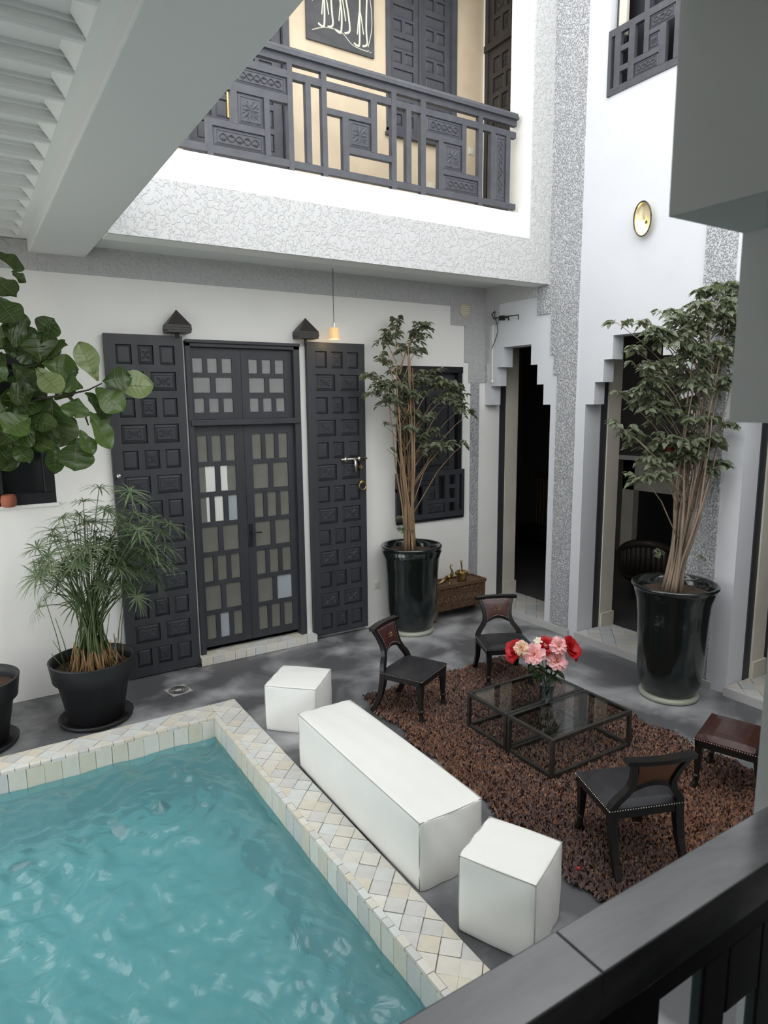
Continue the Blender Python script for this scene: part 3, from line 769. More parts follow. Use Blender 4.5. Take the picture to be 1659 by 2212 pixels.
# painting on the gallery wall
pt = thing('painting', 'dark canvas with three loose white figures on the cream gallery wall', 'painting', (4.155, 7.468, 7.06))
MB().box(-.445, .445, 0, .03, 0, 1.3).build('canvas', M['canvas'], pt)
fig = MB()
def stroke(p, w=.018):
    P_ = [p[0]] + list(p) + [p[-1]]; o = []
    for i in range(1, len(P_) - 2):
        for k in range(5):
            t = k / 5; a, b, c, d = P_[i - 1], P_[i], P_[i + 1], P_[i + 2]
            o.append(tuple(.5 * (2 * b[j] + (c[j] - a[j]) * t + (2 * a[j] - 5 * b[j] + 4 * c[j] - d[j]) * t * t + (3 * b[j] - a[j] - 3 * c[j] + d[j]) * t ** 3) for j in (0, 1)))
    fig.ridge(o + [p[-1]], w * 1.25, .004, -.0005)
def body(cx, z0, lean, s):
    stroke([(cx - .10 * s, z0 + .02), (cx - .05 * s, z0), (cx - .02 * s, z0 + .03), (cx - .015 * s, z0 + .25), (cx - .05 * s + lean, z0 + .52), (cx - .07 * s + lean, z0 + .75), (cx + lean * 1.4, z0 + 1.0)])
    stroke([(cx + .02 * s, z0 + .01), (cx + .09 * s, z0 + .05), (cx + .08 * s, z0 + .20), (cx + .05 * s + lean, z0 + .50), (cx + .08 * s + lean, z0 + .72), (cx + lean * 1.4, z0 + 1.0)])
    stroke([(cx - .05 * s, z0 + .12), (cx - .01, z0 + .38), (cx + .04 * s, z0 + .14)], .012)
    stroke([(cx - .07 * s + lean, z0 + .75), (cx - .19 * s + lean, z0 + .62), (cx - .24 * s, z0 + .56)], .014); stroke([(cx + .08 * s + lean, z0 + .75), (cx + .2 * s + lean, z0 + .8), (cx + .22 * s, z0 + .66)], .014)
    stroke([(cx + lean * 1.4 + .06 * math.cos(a), z0 + 1.06 + .07 * math.sin(a)) for a in [k * PI / 6 for k in range(13)]], .014)
body(-.20, .17, .02, 1.0); body(.02, .16, -.02, 1.0); body(.26, .08, .04, .95)
stroke([(-.38, .1), (-.2, .17), (.0, .17), (.15, .07), (.35, .05)], .008); stroke([(.36, .1), (.41, .3), (.41, .5), (.38, .68)], .008); stroke([(-.42, .62), (-.40, .48), (-.36, .40)], .008)
stroke([(.34, .05), (.36, .065), (.38, .045), (.41, .06)], .005)
fig.build('painted_figures', M['chalk'], pt)
# switch and socket plates
def plate(name, x, y, z, label, w=.085):
    t = thing(name, label, 'switch', (x, y, z))
    MB().box(-w / 2, w / 2, -.012, 0, -.045, .045).build('plate', M['plastic_w'], t, bevel=.003)
    MB().box(-.022, .022, -.018, -.012, -.028, .028).build('rocker', M['plastic_w'], t)
plate('light_switch', 6.115, 7.5, 6.30, 'ivory light switch on the cream gallery wall')
plate('wall_socket', 5.452, 7.5, 5.765, 'ivory wall socket low on the cream gallery wall', .11)
plate('wall_socket', 4.56, 7.5, .57, 'ivory wall socket low on the white wall behind the ficus pot')

# ------------------------------------------------------------------ near rail in the arch
nr = thing('stair_railing', 'near dark wooden railing crossing the lower right corner', 'railing', (0, 0, 0))
RZ = 2.294
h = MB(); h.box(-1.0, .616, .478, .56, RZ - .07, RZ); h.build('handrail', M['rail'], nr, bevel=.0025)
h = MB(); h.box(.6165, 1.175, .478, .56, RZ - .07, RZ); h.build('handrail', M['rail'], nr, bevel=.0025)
for u0, u1, z0, z1 in ((-1.0, 1.175, RZ - .135, RZ - .07), (-1.0, 1.175, 1.36, 1.43), (.70, .765, 1.36, RZ - .13), (.868, .935, 1.36, RZ - .13), (1.03, 1.08, 1.36, RZ - .13), (.40, .46, 1.36, RZ - .13), (.0, .06, 1.36, RZ - .13), (-.5, -.44, 1.36, RZ - .13), (.46, .70, 2.02, 2.07), (.935, 1.03, 2.04, RZ - .13)):
    MB().box(-(u1 - u0) / 2, (u1 - u0) / 2, 0, .02, -(z1 - z0) / 2, (z1 - z0) / 2).build('rail_bar', M['black'], nr, ((u0 + u1) / 2, .495, (z0 + z1) / 2), bevel=.004)

# ------------------------------------------------------------------ lights and small wall fittings
pl_ = thing('pendant_lamp', 'small lit amber glass pendant lamp hanging from the gallery ceiling', 'lamp', (3.862, 7.25, 3.75))
MB().tube([(0, 0, .17), (-.004, 0, .5), (0, 0, .81)], .004, 6).build('cord', M['wire'], pl_)
MB().lathe([(.012, .14), (.014, .19)], 12).build('cap', M['chrome'], pl_)
s = MB(); n = 40
prof = [(.058, 0), (.056, .05), (.055, .13), (.012, .138)]
base = 0
for r, z in prof:
    for k in range(n): s.v.append(((r + (.0025 if k % 2 else 0) * (r > .03)) * math.cos(2 * PI * k / n), (r + (.0025 if k % 2 else 0) * (r > .03)) * math.sin(2 * PI * k / n), z))
for i in range(3):
    for k in range(n): s.f.append((i * n + k, i * n + (k + 1) % n, (i + 1) * n + (k + 1) % n, (i + 1) * n + k))
s.build('lamp_shade', M['lampglass'], pl_)
MB().sphere((0, 0, .035), .03, 12, 8).build('bulb', M['bulb'], pl_, smooth=True)
wl = thing('wall_lamp', 'half open brass bowl lamp glowing on the white upper right wall', 'lamp', (A, 4.90, 4.73), -PI / 2)
b = MB()
n, mm = 16, 8
for i in range(mm + 1):
    t = PI / 2 * i / mm
    for k in range(n + 1):
        a = PI * 2 * k / n
        b.v.append((.105 * math.cos(a) * math.cos(t * .999), -.085 + .06 * math.sin(t) - .012 * math.sin(a), .17 + .17 * math.sin(a) * math.cos(t * .999)))
for i in range(mm):
    for k in range(n): b.f.append((i * (n + 1) + k, i * (n + 1) + k + 1, (i + 1) * (n + 1) + k + 1, (i + 1) * (n + 1) + k))
b.build('bowl', M['dish'], wl, smooth=True)
MB().sphere((0, -.05, .065), .024, 10, 8).build('bulb', M['bulb'], wl, smooth=True)
MB().tube([(.108 * math.cos(a), -.085 - .012 * math.sin(a), .17 + .173 * math.sin(a)) for a in [2 * PI * k / 28 for k in range(29)]], .008, 6).build('rim', M['steel'], wl, smooth=True)
MB().box(-.03, .03, -.018, 0, .13, .21).build('bracket', M['steel'], wl)
ld = bpy.data.lights.new('wall_lamp_bulb', 'POINT'); ld.energy = 1.3; ld.color = (1, .72, .32); ld.shadow_soft_size = .03
lo = bpy.data.objects.new('wall_lamp_bulb', ld); COL.objects.link(lo); lo.location = (0, -.075, .09); lo.parent = wl
ld = bpy.data.lights.new('pendant_bulb', 'POINT'); ld.energy = 1.2; ld.color = (1, .75, .4); ld.shadow_soft_size = .03
lo = bpy.data.objects.new('pendant_bulb', ld); COL.objects.link(lo); lo.location = (0, 0, -.03); lo.parent = pl_
vt = thing('wall_vent', 'round beige vent cover on the grey band at the back corner', 'vent', (6.02, W - .02, 4.24))
MB().lathe([(.095, 0), (.095, .018), (.08, .024), (.001, .024)], 28).build('cover', M['vent'], vt, (0, 0, 0), (PI / 2, 0, 0))
for k in range(5): MB().box(-.07, .07, -.03, -.024, -.05 + .025 * k - .004, -.05 + .025 * k + .004).build('slat', M['plastic_w'], vt)
cb = thing('cable_bracket', 'black wall bracket with a loose cable above the first stepped arch', 'bracket', (A - .02, 0, 0))
b = MB(); b.tube([(-.05, 7.22, 4.13), (-.06, 7.0, 4.125), (-.06, 6.76, 4.12), (-.06, 6.76, 4.06)], .008, 6); b.tube([(-.02, 7.1, 4.12), (-.07, 6.95, 4.115), (-.07, 6.93, 4.07)], .012, 6); b.box(-.06, 0, 7.08, 7.14, 4.09, 4.15)
b.build('arm', M['wire'], cb)
b = MB(); b.tube([(0, 7.29, 4.23), (-.03, 7.26, 4.16), (-.03, 7.21, 4.05), (-.02, 7.2, 3.95), (-.01, 7.27, 3.83), (-.01, 7.33, 3.73)], .005, 6); b.tube([(0, 7.29, 4.23), (-.05, 7.30, 4.19), (-.03, 7.27, 4.12), (-.05, 7.22, 4.13)], .008, 6)
b.build('cable', M['wire'], cb)
b = MB(); b.tube([(A - .015, 7.33, 3.28), (A - .015, 7.33, 4.05)], .009, 6); b.sphere((A - .015, 7.33, 3.28), .02, 8, 6)
tag(b.build('cable_conduit', M['white'], None), 'thin white conduit running down beside the first arch', 'conduit')

# ------------------------------------------------------------------ rug
rug = thing('shag_rug', 'large rust brown leather shag rug under the glass tables', 'rug')
RP = [(3.24, 5.60), (5.17, 5.62), (5.15, 2.15), (2.99, 2.25)]
MB().prism([(x + (.04 if x < 4 else -.04), y + (.04 if y < 4 else -.04)) for x, y in reversed(RP)], .001, .022).build('backing', M['leather_br'], rug)
NS = 60000
u = rng.uniform(0, 1, NS); v = rng.uniform(0, 1, NS)
wob = .03 * np.sin(v * 40) * (u > .93) + .03 * np.sin(v * 33 + 1) * (u < .07)
x0, y0 = RP[3]; px = (1 - v) * ((1 - u) * RP[3][0] + u * RP[2][0]) + v * ((1 - u) * RP[0][0] + u * RP[1][0]) + wob
py = (1 - v) * ((1 - u) * RP[3][1] + u * RP[2][1]) + v * ((1 - u) * RP[0][1] + u * RP[1][1]) + .03 * np.sin(u * 35) * ((v > .95) | (v < .05))
th = rng.uniform(0, 2 * PI, NS); L = rng.uniform(.025, .05, NS); wd = rng.uniform(.0035, .008, NS); h0 = .02; h1 = rng.uniform(.025, .045, NS); hm = h1 + rng.uniform(0, .012, NS)
dx, dy = np.cos(th), np.sin(th); nx_, ny_ = -dy, dx
tw = rng.uniform(-.012, .012, NS)
P = np.zeros((NS, 6, 3))
for k, (f, hh) in enumerate(((0, h0), (.5, None), (1, None))):
    z = np.full(NS, h0) if k == 0 else (hm if k == 1 else np.maximum(h1 - .018, .02))
    for s_, sg in ((0, -1), (1, 1)):
        P[:, k * 2 + s_, 0] = px + dx * L * f + nx_ * wd * sg
        P[:, k * 2 + s_, 1] = py + dy * L * f + ny_ * wd * sg
        P[:, k * 2 + s_, 2] = z + sg * tw * (k > 0)
bi = (np.arange(NS) * 6)[:, None]
F = np.concatenate([bi + np.array([0, 1, 3, 2]), bi + np.array([2, 3, 5, 4])], 1).reshape(-1, 4)
me = bpy.data.meshes.new('pile'); me.from_pydata(P.reshape(-1, 3).tolist(), [], F.tolist())
pal = np.array([(.24, .11, .065), (.19, .08, .05), (.27, .145, .085), (.14, .085, .07), (.11, .075, .075), (.19, .12, .09), (.09, .06, .055)])
pat = np.sin(px * 2.3 + 1) * np.sin(py * 1.7 + .4) + rng.normal(0, .7, NS)
ci = np.where(pat > .1, rng.integers(0, 4, NS), rng.integers(3, 7, NS))
cols = pal[ci] * rng.uniform(.75, 1.25, NS)[:, None]
ca = me.color_attributes.new('strip_colour', 'FLOAT_COLOR', 'POINT')
ca.data.foreach_set('color', np.concatenate([np.repeat(cols, 6, 0), np.ones((NS * 6, 1))], 1).astype(np.float32).ravel())
rm_ = mat('leather_strips', (.12, .06, .04), .55, spec=.4)
nt = rm_.node_tree; at = nt.nodes.new('ShaderNodeAttribute'); at.attribute_name = 'strip_colour'; nt.links.new(at.outputs['Color'], nt.nodes['Principled BSDF'].inputs['Base Color'])
me.materials.append(rm_)
stuff(link('pile', me, rug))
MB().sphere((0, 0, 0), .014, 8, 6).build('fallen_petal', mat('crimson_petal', (.45, .02, .05), .5), None, (3.08, 2.62, .05))
bo = bpy.data.objects['fallen_petal']; tag(bo, 'tiny crumpled red petal fallen on the near rug corner', 'petal')

# ------------------------------------------------------------------ white leather seats
def puff(name, w, d, h, label, cat, loc, rot, group):
    t = thing(name, label, cat, loc, rot, group)
    b = MB(); n = 12; idx = {}
    hw, hd, hh = w / 2, d / 2, h / 2
    def vert(a, c, e):
        key = (round(a, 4), round(c, 4), round(e, 4))
        if key not in idx:
            bul = .020
            x = a * hw + (abs(a) > .999) * math.copysign(bul, a) * (1 - c * c) * (1 - e * e) * 1.3
            y = c * hd + (abs(c) > .999) * math.copysign(bul, c) * (1 - a * a) * (1 - e * e) * 1.3
            z = e * hh + (e > .999) * bul * .8 * (1 - a * a) * (1 - c * c)
            k = 1 - .012 * (abs(a) > .999) * (abs(c) > .999)
            wob = .0035 * math.sin(9 * a + 5 * e + 3 * c) * (1 - abs(a) * .3)
            idx[key] = len(b.v); b.v.append((x * k + wob * (abs(a) > .999), y * k + wob * (abs(c) > .999), z + hh + wob * .5 * (e > .999)))
        return idx[key]
    g = [-1 + 2 * i / n for i in range(n + 1)]
    for ax in range(3):
        for s_ in (-1, 1):
            for i in range(n):
                for j in range(n):
                    q = []
                    for di, dj in ((0, 0), (1, 0), (1, 1), (0, 1)):
                        p = [g[i + di], g[j + dj]]; p.insert(ax, s_); q.append(vert(*p))
                    b.f.append(tuple(q if (s_ > 0) == (ax != 1) else reversed(q)))
    o = b.build('cover', M['leather_w'], t, smooth=True, bevel=.012)
    o.modifiers['bevel'].angle_limit = math.radians(50); o.modifiers['bevel'].segments = 3
    s = MB(); r = .0032; e = .004
    c4 = [(-hw, -hd), (hw, -hd), (hw, hd), (-hw, hd)]
    sh = .988
    for k in range(4):
        (xa, ya), (xb, yb) = c4[k], c4[(k + 1) % 4]
        s.tube([(xa * sh, ya * sh, h - e), ((xa + xb) / 2 * 1.0, (ya + yb) / 2 * 1.0, h - e), (xb * sh, yb * sh, h - e)], r, 6)
        s.tube([(xa * sh * .994, ya * sh * .994, .01), (xa * sh * .994, ya * sh * .994, h - e)], r, 6)
    s.build('seam', M['seam'], t, smooth=True)
    return t
puff('bench', .50, 1.76, .472, 'long white leather bench beside the pool rim', 'bench', (2.385, 3.915, 0), 0, None)
puff('pouf', .50, .50, .44, 'white leather cube pouf at the far end of the long bench', 'pouf', (2.495, 5.545, 0), math.radians(46), 'white leather cube poufs')
puff('pouf', .43, .46, .48, 'white leather cube pouf at the near end of the bench, by the dark rail', 'pouf', (2.44, 2.565, 0), math.radians(25), 'white leather cube poufs')

# ------------------------------------------------------------------ glass tables
for y0, lab in ((3.985, 'black steel glass coffee table, the half nearer the back wall'), (3.452, 'black steel glass coffee table, the half nearer the viewer')):
    t = thing('coffee_table', lab, 'table', (4.18, y0 + .264, .04), group='paired glass coffee tables')
    hx, hy, H_, q = .478, .262, .332, .0155
    for sx in (-1, 1):
        for sy in (-1, 1):
            MB().box(-q, q, -q, q, 0, H_).build('leg', M['steel'], t, (sx * (hx - q), sy * (hy - q), 0), bevel=.002)
        for z, nm in ((H_ - q, 'top_rail'), (q, 'bottom_rail')):
            MB().box(-q, q, -hy + 2 * q, hy - 2 * q, -q, q).build(nm, M['steel'], t, (sx * (hx - q), 0, z))
    for sy in (-1, 1):
        for z, nm in ((H_ - q, 'top_rail'), (q, 'bottom_rail')):
            MB().box(-hx + 2 * q, hx - 2 * q, -q, q, -q, q).build(nm, M['steel'], t, (0, sy * (hy - q), z))
    MB().box(-hx + 2 * q, hx - 2 * q, -hy + 2 * q, hy - 2 * q, 0, .005).build('glass_top', M['glass'], t, (0, 0, H_ - .007))

# ------------------------------------------------------------------ chairs
def make_chair(loc, face, label, seat_m):
    t = thing('side_chair', label, 'chair', loc, math.atan2(-face[0], face[1]), 'ebonised chairs around the glass tables')
    w, d = .255, .225; sz = .45
    ap = MB(); ap.box(-w, w, -d, -d + .03, .355, .425); ap.box(-w, w, d - .03, d, .355, .425); ap.box(-w, -w + .03, -d, d, .355, .425); ap.box(w - .03, w, -d, d, .355, .425)
    ap.build('apron', M['wood_b'], t, bevel=.004)
    st_ = MB(); n = 8
    for i in range(n + 1):
        for j in range(n + 1):
            a, c = -1 + 2 * i / n, -1 + 2 * j / n
            st_.v.append((a * (w + .004), c * (d + .004), .425 + .026 * (1 - a ** 6) * (1 - c ** 6) + .012 * (1 - a * a) * (1 - c * c)))
    for i in range(n):
        for j in range(n): st_.f.append((i * (n + 1) + j, (i + 1) * (n + 1) + j, (i + 1) * (n + 1) + j + 1, i * (n + 1) + j + 1))
    st_.box(-w - .004, w + .004, -d - .004, d + .004, .405, .426)
    st_.build('seat', seat_m, t, smooth=False)
    nl = MB()
    def nails(p, q, cnt):
        for k in range(cnt):
            f = k / (cnt - 1); c = [p[i] + (q[i] - p[i]) * f for i in range(3)]
            nl.sphere(c, .0040, 6, 4)
    zz = .416
    nails((-w - .006, d + .006, zz), (w + .006, d + .006, zz), 30); nails((-w - .006, -d - .006, zz), (w + .006, -d - .006, zz), 30)
    nails((-w - .006, -d, zz), (-w - .006, d, zz), 27); nails((w + .006, -d, zz), (w + .006, d, zz), 27)
    for sx in (-1, 1):
        L_ = MB(); x = sx * (w - .028); y = d - .03
        L_.tube([(x, y, .42), (x, y, .30), (x, y + .004, .15), (x, y + .008, .125)], [.038, .036, .026, .024], 4)
        L_.sphere((x, y + .01, .108), .03, 10, 6, (1, 1, .7))
        L_.tube([(x, y + .008, .10), (x, y + .010, .06), (x, y + .018, .02), (x, y + .024, 0)], [.02, .022, .032, .036], 8)
        L_.build('front_leg', M['wood_b'], t, smooth=False)
        L_ = MB(); x = sx * (w - .024)
        pts = [(x, -d + .025, .43), (x, -d + .01, .30), (x * 1.0, -d - .015, .18), (x * 1.02, -d - .055, .08), (x * 1.04, -d - .105, .0)]
        L_.tube(pts, [.040, .038, .034, .030, .030], 4)
        L_.build('rear_leg', M['wood_b'], t)
    rake = lambda z: -d + .018 - .14 * ((z - .42) / .39) ** 1.25
    def half(z):
        zs_ = (.40, .44, .49, .54, .59, .64, .72, .81); xs_ = (.238, .236, .205, .165, .143, .140, .155, .192)
        return float(np.interp(z, zs_, xs_))
    for sx in (-1, 1):
        u_ = MB(); zz_ = np.linspace(.40, .812, 16)
        u_.tube([(sx * (half(z) - .0), rake(max(z, .42)), z) for z in zz_], [.034 - .008 * (z - .4) / .41 for z in zz_], 4)
        u_.build('upright', M['wood_b'], t)
    cr = MB(); n = 14
    for i in range(n):
        a, b_ = -1 + 2 * i / n, -1 + 2 * (i + 1) / n
        c_ = lambda q: -.03 * (1 - q * q)
        z0, z1 = .797, .828
        P_ = lambda q, y, z: (q * .232, rake(.81) + c_(q) + .012 + y, z)
        cr.add([P_(a, -.028, z0), P_(b_, -.028, z0), P_(b_, .028, z0), P_(a, .028, z0), P_(a, -.034, z1), P_(b_, -.034, z1), P_(b_, .034, z1), P_(a, .034, z1)],
               [(0, 3, 2, 1), (4, 5, 6, 7), (0, 1, 5, 4), (2, 3, 7, 6)] + ([(3, 0, 4, 7)] if i == 0 else []) + ([(1, 2, 6, 5)] if i == n - 1 else []))
    cr.build('crest_rail', M['wood_b'], t)
    arch = lambda q: .615 - .05 * q * q
    def pad(off, m, nm, ins):
        b = MB(); nu, nv = 10, 8
        for i in range(nu + 1):
            q = -1 + 2 * i / nu
            for j in range(nv + 1):
                zb = arch(q) + ins; z = zb + (.80 - zb) * j / nv
                bul = .014 * (1 - q ** 4) * (1 - (2 * j / nv - 1) ** 4)
                b.v.append((q * (half(z) - .012 - ins), rake(z) + off + math.copysign(bul, off), z))
        for i in range(nu):
            for j in range(nv): b.f.append((i * (nv + 1) + j, (i + 1) * (nv + 1) + j, (i + 1) * (nv + 1) + j + 1, i * (nv + 1) + j + 1))
        b.build(nm, m, t, smooth=True)
    pad(.012, M['leather_red'], 'back_pad', 0.0); pad(-.008, M['wood_tan'], 'back_panel', .016)
    lr = MB(); lr.tube([(q * (half(arch(q)) - .005), rake(arch(q)), arch(q)) for q in np.linspace(-1, 1, 13)], .023, 4); lr.build('lower_rail', M['wood_b'], t)
    for sx in (-1, 1):
        for k in range(14):
            z = .585 + .205 * k / 13; nl.sphere((sx * (half(z) - .024), rake(z) + .026, z), .0042, 6, 4)
    for k in range(18):
        q = -.88 + 1.76 * k / 17
        nl.sphere((q * (half(.79) - .02), rake(.79) + .026, .788), .0042, 6, 4); z = arch(q) + .02; nl.sphere((q * (half(z) - .02), rake(z) + .03, z), .0042, 6, 4)
    stuff(nl.build('nail_trim', M['nail'], t))
    em = MB(); zc = .705; yc = rake(zc) + .032
    for r in (.012, .026): em.tube([(r * math.cos(a), yc, zc + r * math.sin(a)) for a in [2 * PI * k / 20 for k in range(21)]], .0025, 5)
    for k in range(8):
        a = PI / 4 * k; em.tube([(.028 * math.cos(a) + .011 * math.cos(q), yc + .001, zc + .03 * math.sin(a) * 1.15 + .011 * math.sin(q)) for q in [2 * PI * s_ / 10 for s_ in range(11)]], .002, 5)
    em.build('gilt_emblem', M['brass'], t)
    return t
RG = .03
make_chair((3.517, 5.10, RG), (.44, -.9), 'ebonised chair with oxblood back pad, nearest the far white pouf', M['leather_b'])
make_chair((4.748, 5.17, RG), (-.42, -.91), 'ebonised chair with oxblood back pad, behind the flower vase', M['leather_b'])
make_chair((3.555, 2.64, RG), (.36, .93), 'ebonised chair seen from behind, brown panel in its back', M['leather_b'])
make_chair((4.84, 2.66, RG), (-.32, .95), 'ebonised chair with shiny brown leather seat, cut by the right edge', M['leather_br'])

# ------------------------------------------------------------------ chest and brass pieces
ch = thing('carved_chest', 'low carved walnut chest on legs against the back wall beside the black pot', 'chest', (5.73, 7.29, 0))
MB().box(-.43, .43, -.13, .16, .13, .455).build('body', M['chest2'], ch, bevel=.004)
slab(ch, 'front_panel', -.40, .40, -.142, -.13, .15, .44, M['chest'])
for k in range(7):
    x = -.35 + .116 * k
    b = MB(); 
    for q in range(6): b.petal(0, 0, PI / 3 * q, .06, .028, .012, 0)
    b.ridge([(.05 * math.cos(a), .12 + .0 + .05 * math.sin(a)) for a in [PI * s_ / 10 for s_ in range(11)]], .016, .01, 0)
    b.ridge([(-.05, -.11), (-.05, .1)], .012, .01, 0)
    b.build('carving', M['chest2'], ch, (x, -.142, .28))
MB().box(-.455, .455, -.16, .18, .455, .485).build('top', M['chest2'], ch, bevel=.005)
e = MB(); e.box(-.455, .455, -.16, -.13, .485, .505); e.box(-.455, .455, .15, .18, .485, .505); e.box(-.455, -.425, -.13, .15, .485, .505); e.box(.425, .455, -.13, .15, .485, .505); e.build('edge_moulding', M['chest2'], ch, bevel=.004)
for sx in (-1, 1):
    for sy in (-.12, .14): MB().tube([(0, 0, .46), (0, 0, .12), (sx * .015, -.01, .05), (sx * .02, -.015, 0)], [.036, .034, .03, .036], 4).build('leg', M['chest2'], ch, (sx * .42, sy, 0))
pk = thing('brass_peacock', 'small brass long tailed bird on the carved chest', 'figurine', (5.60, 7.27, .486), .15)
b = MB(); b.sphere((.03, 0, .085), .045, 12, 8, (1.25, .75, .85)); b.tube([(.065, 0, .10), (.085, 0, .14), (.07, 0, .18), (.045, 0, .21), (.04, 0, .235), (.055, 0, .25)], [.03, .02, .012, .009, .009, .012], 8); b.tube([(.055, 0, .25), (.09, 0, .248)], [.01, .002], 6)
b.tube([(-.01, 0, .085), (-.10, 0, .05), (-.22, 0, .015)], [.035, .028, .008], 8); b.tube([(.02, .015, .06), (.02, .015, 0)], .006, 6); b.tube([(.04, -.015, .06), (.04, -.015, 0)], .006, 6); b.box(.0, .06, -.03, .03, 0, .006)
b.tube([(.05, 0, .258), (.045, 0, .285)], [.004, .002], 5)
b.build('bird', M['brass'], pk, smooth=True)
mo = thing('brass_mortar', 'brass mortar with upright pestle on the carved chest', 'mortar', (5.83, 7.25, .486))
MB().lathe([(.062, 0), (.068, .01), (.062, .04), (.07, .09), (.085, .13), (.09, .145), (.075, .145), (.06, .09), (.05, .03)], 24).build('bowl', M['brass'], mo, smooth=True)
for k in range(6):
    a = PI / 3 * k; MB().box(-.012, .012, -.012, .012, 0, .04).build('lug', M['brass'], mo, (.088 * math.cos(a), .088 * math.sin(a), .085), a)
MB().tube([(.01, 0, .04), (.0, 0, .15), (-.015, 0, .28), (-.017, 0, .30)], [.018, .010, .010, .02], 8).build('pestle', M['brass'], mo, smooth=True)

# ------------------------------------------------------------------ furniture in the dim rooms
se = thing('settee', 'dark carved settee with slatted back in the dim room', 'settee', (9.4, 9.15, .075), -PI / 2 - .15)
MB().box(-.8, .8, -.35, .35, .32, .45).build('seat', M['sofa'], se)
MB().box(-.82, .82, .30, .36, 1.4, 1.52).build('crest_rail', M['chest2'], se)
for k in range(15): MB().tube([(0, 0, .45), (0, .02, .9), (0, 0, 1.42)], [.02, .035, .02], 6).build('slat', M['chest2'], se, (-.75 + .107 * k, .33, 0))
for sx in (-1, 1):
    for sy in (-.3, .3): MB().tube([(0, 0, 0), (0, 0, .4)], .03, 6).build('leg', M['sofa'], se, (sx * .75, sy, 0))
ac = thing('round_armchair', 'black round backed armchair glimpsed through the middle arch', 'armchair', (8.5, 6.15, .075), PI / 2 + .5)
b = MB(); b.lathe([(.36, .30), (.40, .34), (.40, .42), (.36, .46)], 24); b.build('seat', M['sofa'], ac, smooth=True)
b = MB(); b.tube([(.40 * math.cos(a), .40 * math.sin(a), .62 + .28 * max(0, math.sin(a))) for a in np.linspace(-.4, PI + .4, 22)], .06, 8); b.build('back_rim', M['sofa'], ac, smooth=True)
b = MB()
for a in np.linspace(-.4, PI + .4, 22): b.tube([(.38 * math.cos(a), .38 * math.sin(a), .40), (.39 * math.cos(a), .39 * math.sin(a), .62 + .28 * max(0, math.sin(a)))], .05, 6)
b.build('back', M['sofa'], ac, smooth=True)
for k in range(4): MB().tube([(0, 0, 0), (0, 0, .32)], .025, 6).build('leg', M['sofa'], ac, (.28 * math.cos(PI / 4 + k * PI / 2), .28 * math.sin(PI / 4 + k * PI / 2), 0))
fp = thing('mantelpiece', 'pale plaster mantelpiece glimpsed behind the right ficus', 'fireplace', (10.6, 7.4, .075), -PI / 2)
b = MB(); b.box(-.75, -.5, -.25, .18, 0, 1.85); b.box(.5, .75, -.25, .18, 0, 1.85); b.box(-.75, .75, -.25, .18, 1.3, 1.85); b.build('surround', M['jamb'], fp)
MB().box(-.82, .82, -.32, .18, 1.85, 1.93).build('shelf', M['white'], fp)
MB().box(-.5, .5, -.1, .18, 0, 1.3).build('firebox', M['black'], fp)
rv = thing('red_vase', 'small red vase on the dim mantelpiece', 'vase', (10.4, 7.25, 2.005))
MB().lathe([(.05, 0), (.09, .06), (.10, .14), (.05, .22), (.06, .26), (.04, .26)], 18).build('body', mat('red_glaze', (.35, .02, .02), .25), rv, smooth=True)

# ------------------------------------------------------------------ pots and plants
def ficus_pot(t, rb, hgt, rr):
    MB().lathe([(rb + .03, 0), (rb + .045, .015), (rb + .045, .04), (rb + .02, .055), (rb - .02, .055)], 40).build('saucer', M['celadon'], t, smooth=True)
    s = hgt
    p = [(rb - .02, .045), (rb + .01, .06), (rb + .02, .09), (rb + .055, .16), (rb + .075, .30), (rb + .085, .5 * s), (rb + .095, .70 * s), (rb + .115, .86 * s), (rb + .145, .945 * s), (rr - .02, .965 * s), (rr, .975 * s), (rr + .004, .988 * s), (rr - .008, s), (rr - .04, s - .005), (rr - .06, .95 * s), (rr - .07, .90 * s)]
    MB().lathe(p, 48, cap=False).build('pot', M['glaze'], t, smooth=True)
    MB().lathe([(.001, .91 * s), (.2, .925 * s), (rr - .055, .915 * s)], 32, cap=False).build('soil', M['soil'], t, smooth=True)

def leaf_mesh(m, L=.082, W=.038):
    b = MB(); n = 5
    for i in range(n + 1):
        f = i / n; w = W * math.sin(PI * min(1, f * 1.02) ** .8) * (1 - .25 * f); z = -.25 * L * f * f
        b.v += [(f * L, -w / 1.6, z + .18 * w), (f * L, 0, z - .05 * w), (f * L, w / 1.6, z + .18 * w)]
    for i in range(n):
        a = i * 3; b.f += [(a, a + 1, a + 4, a + 3), (a + 1, a + 2, a + 5, a + 4)]
    return b.mesh('leaf', m, True)

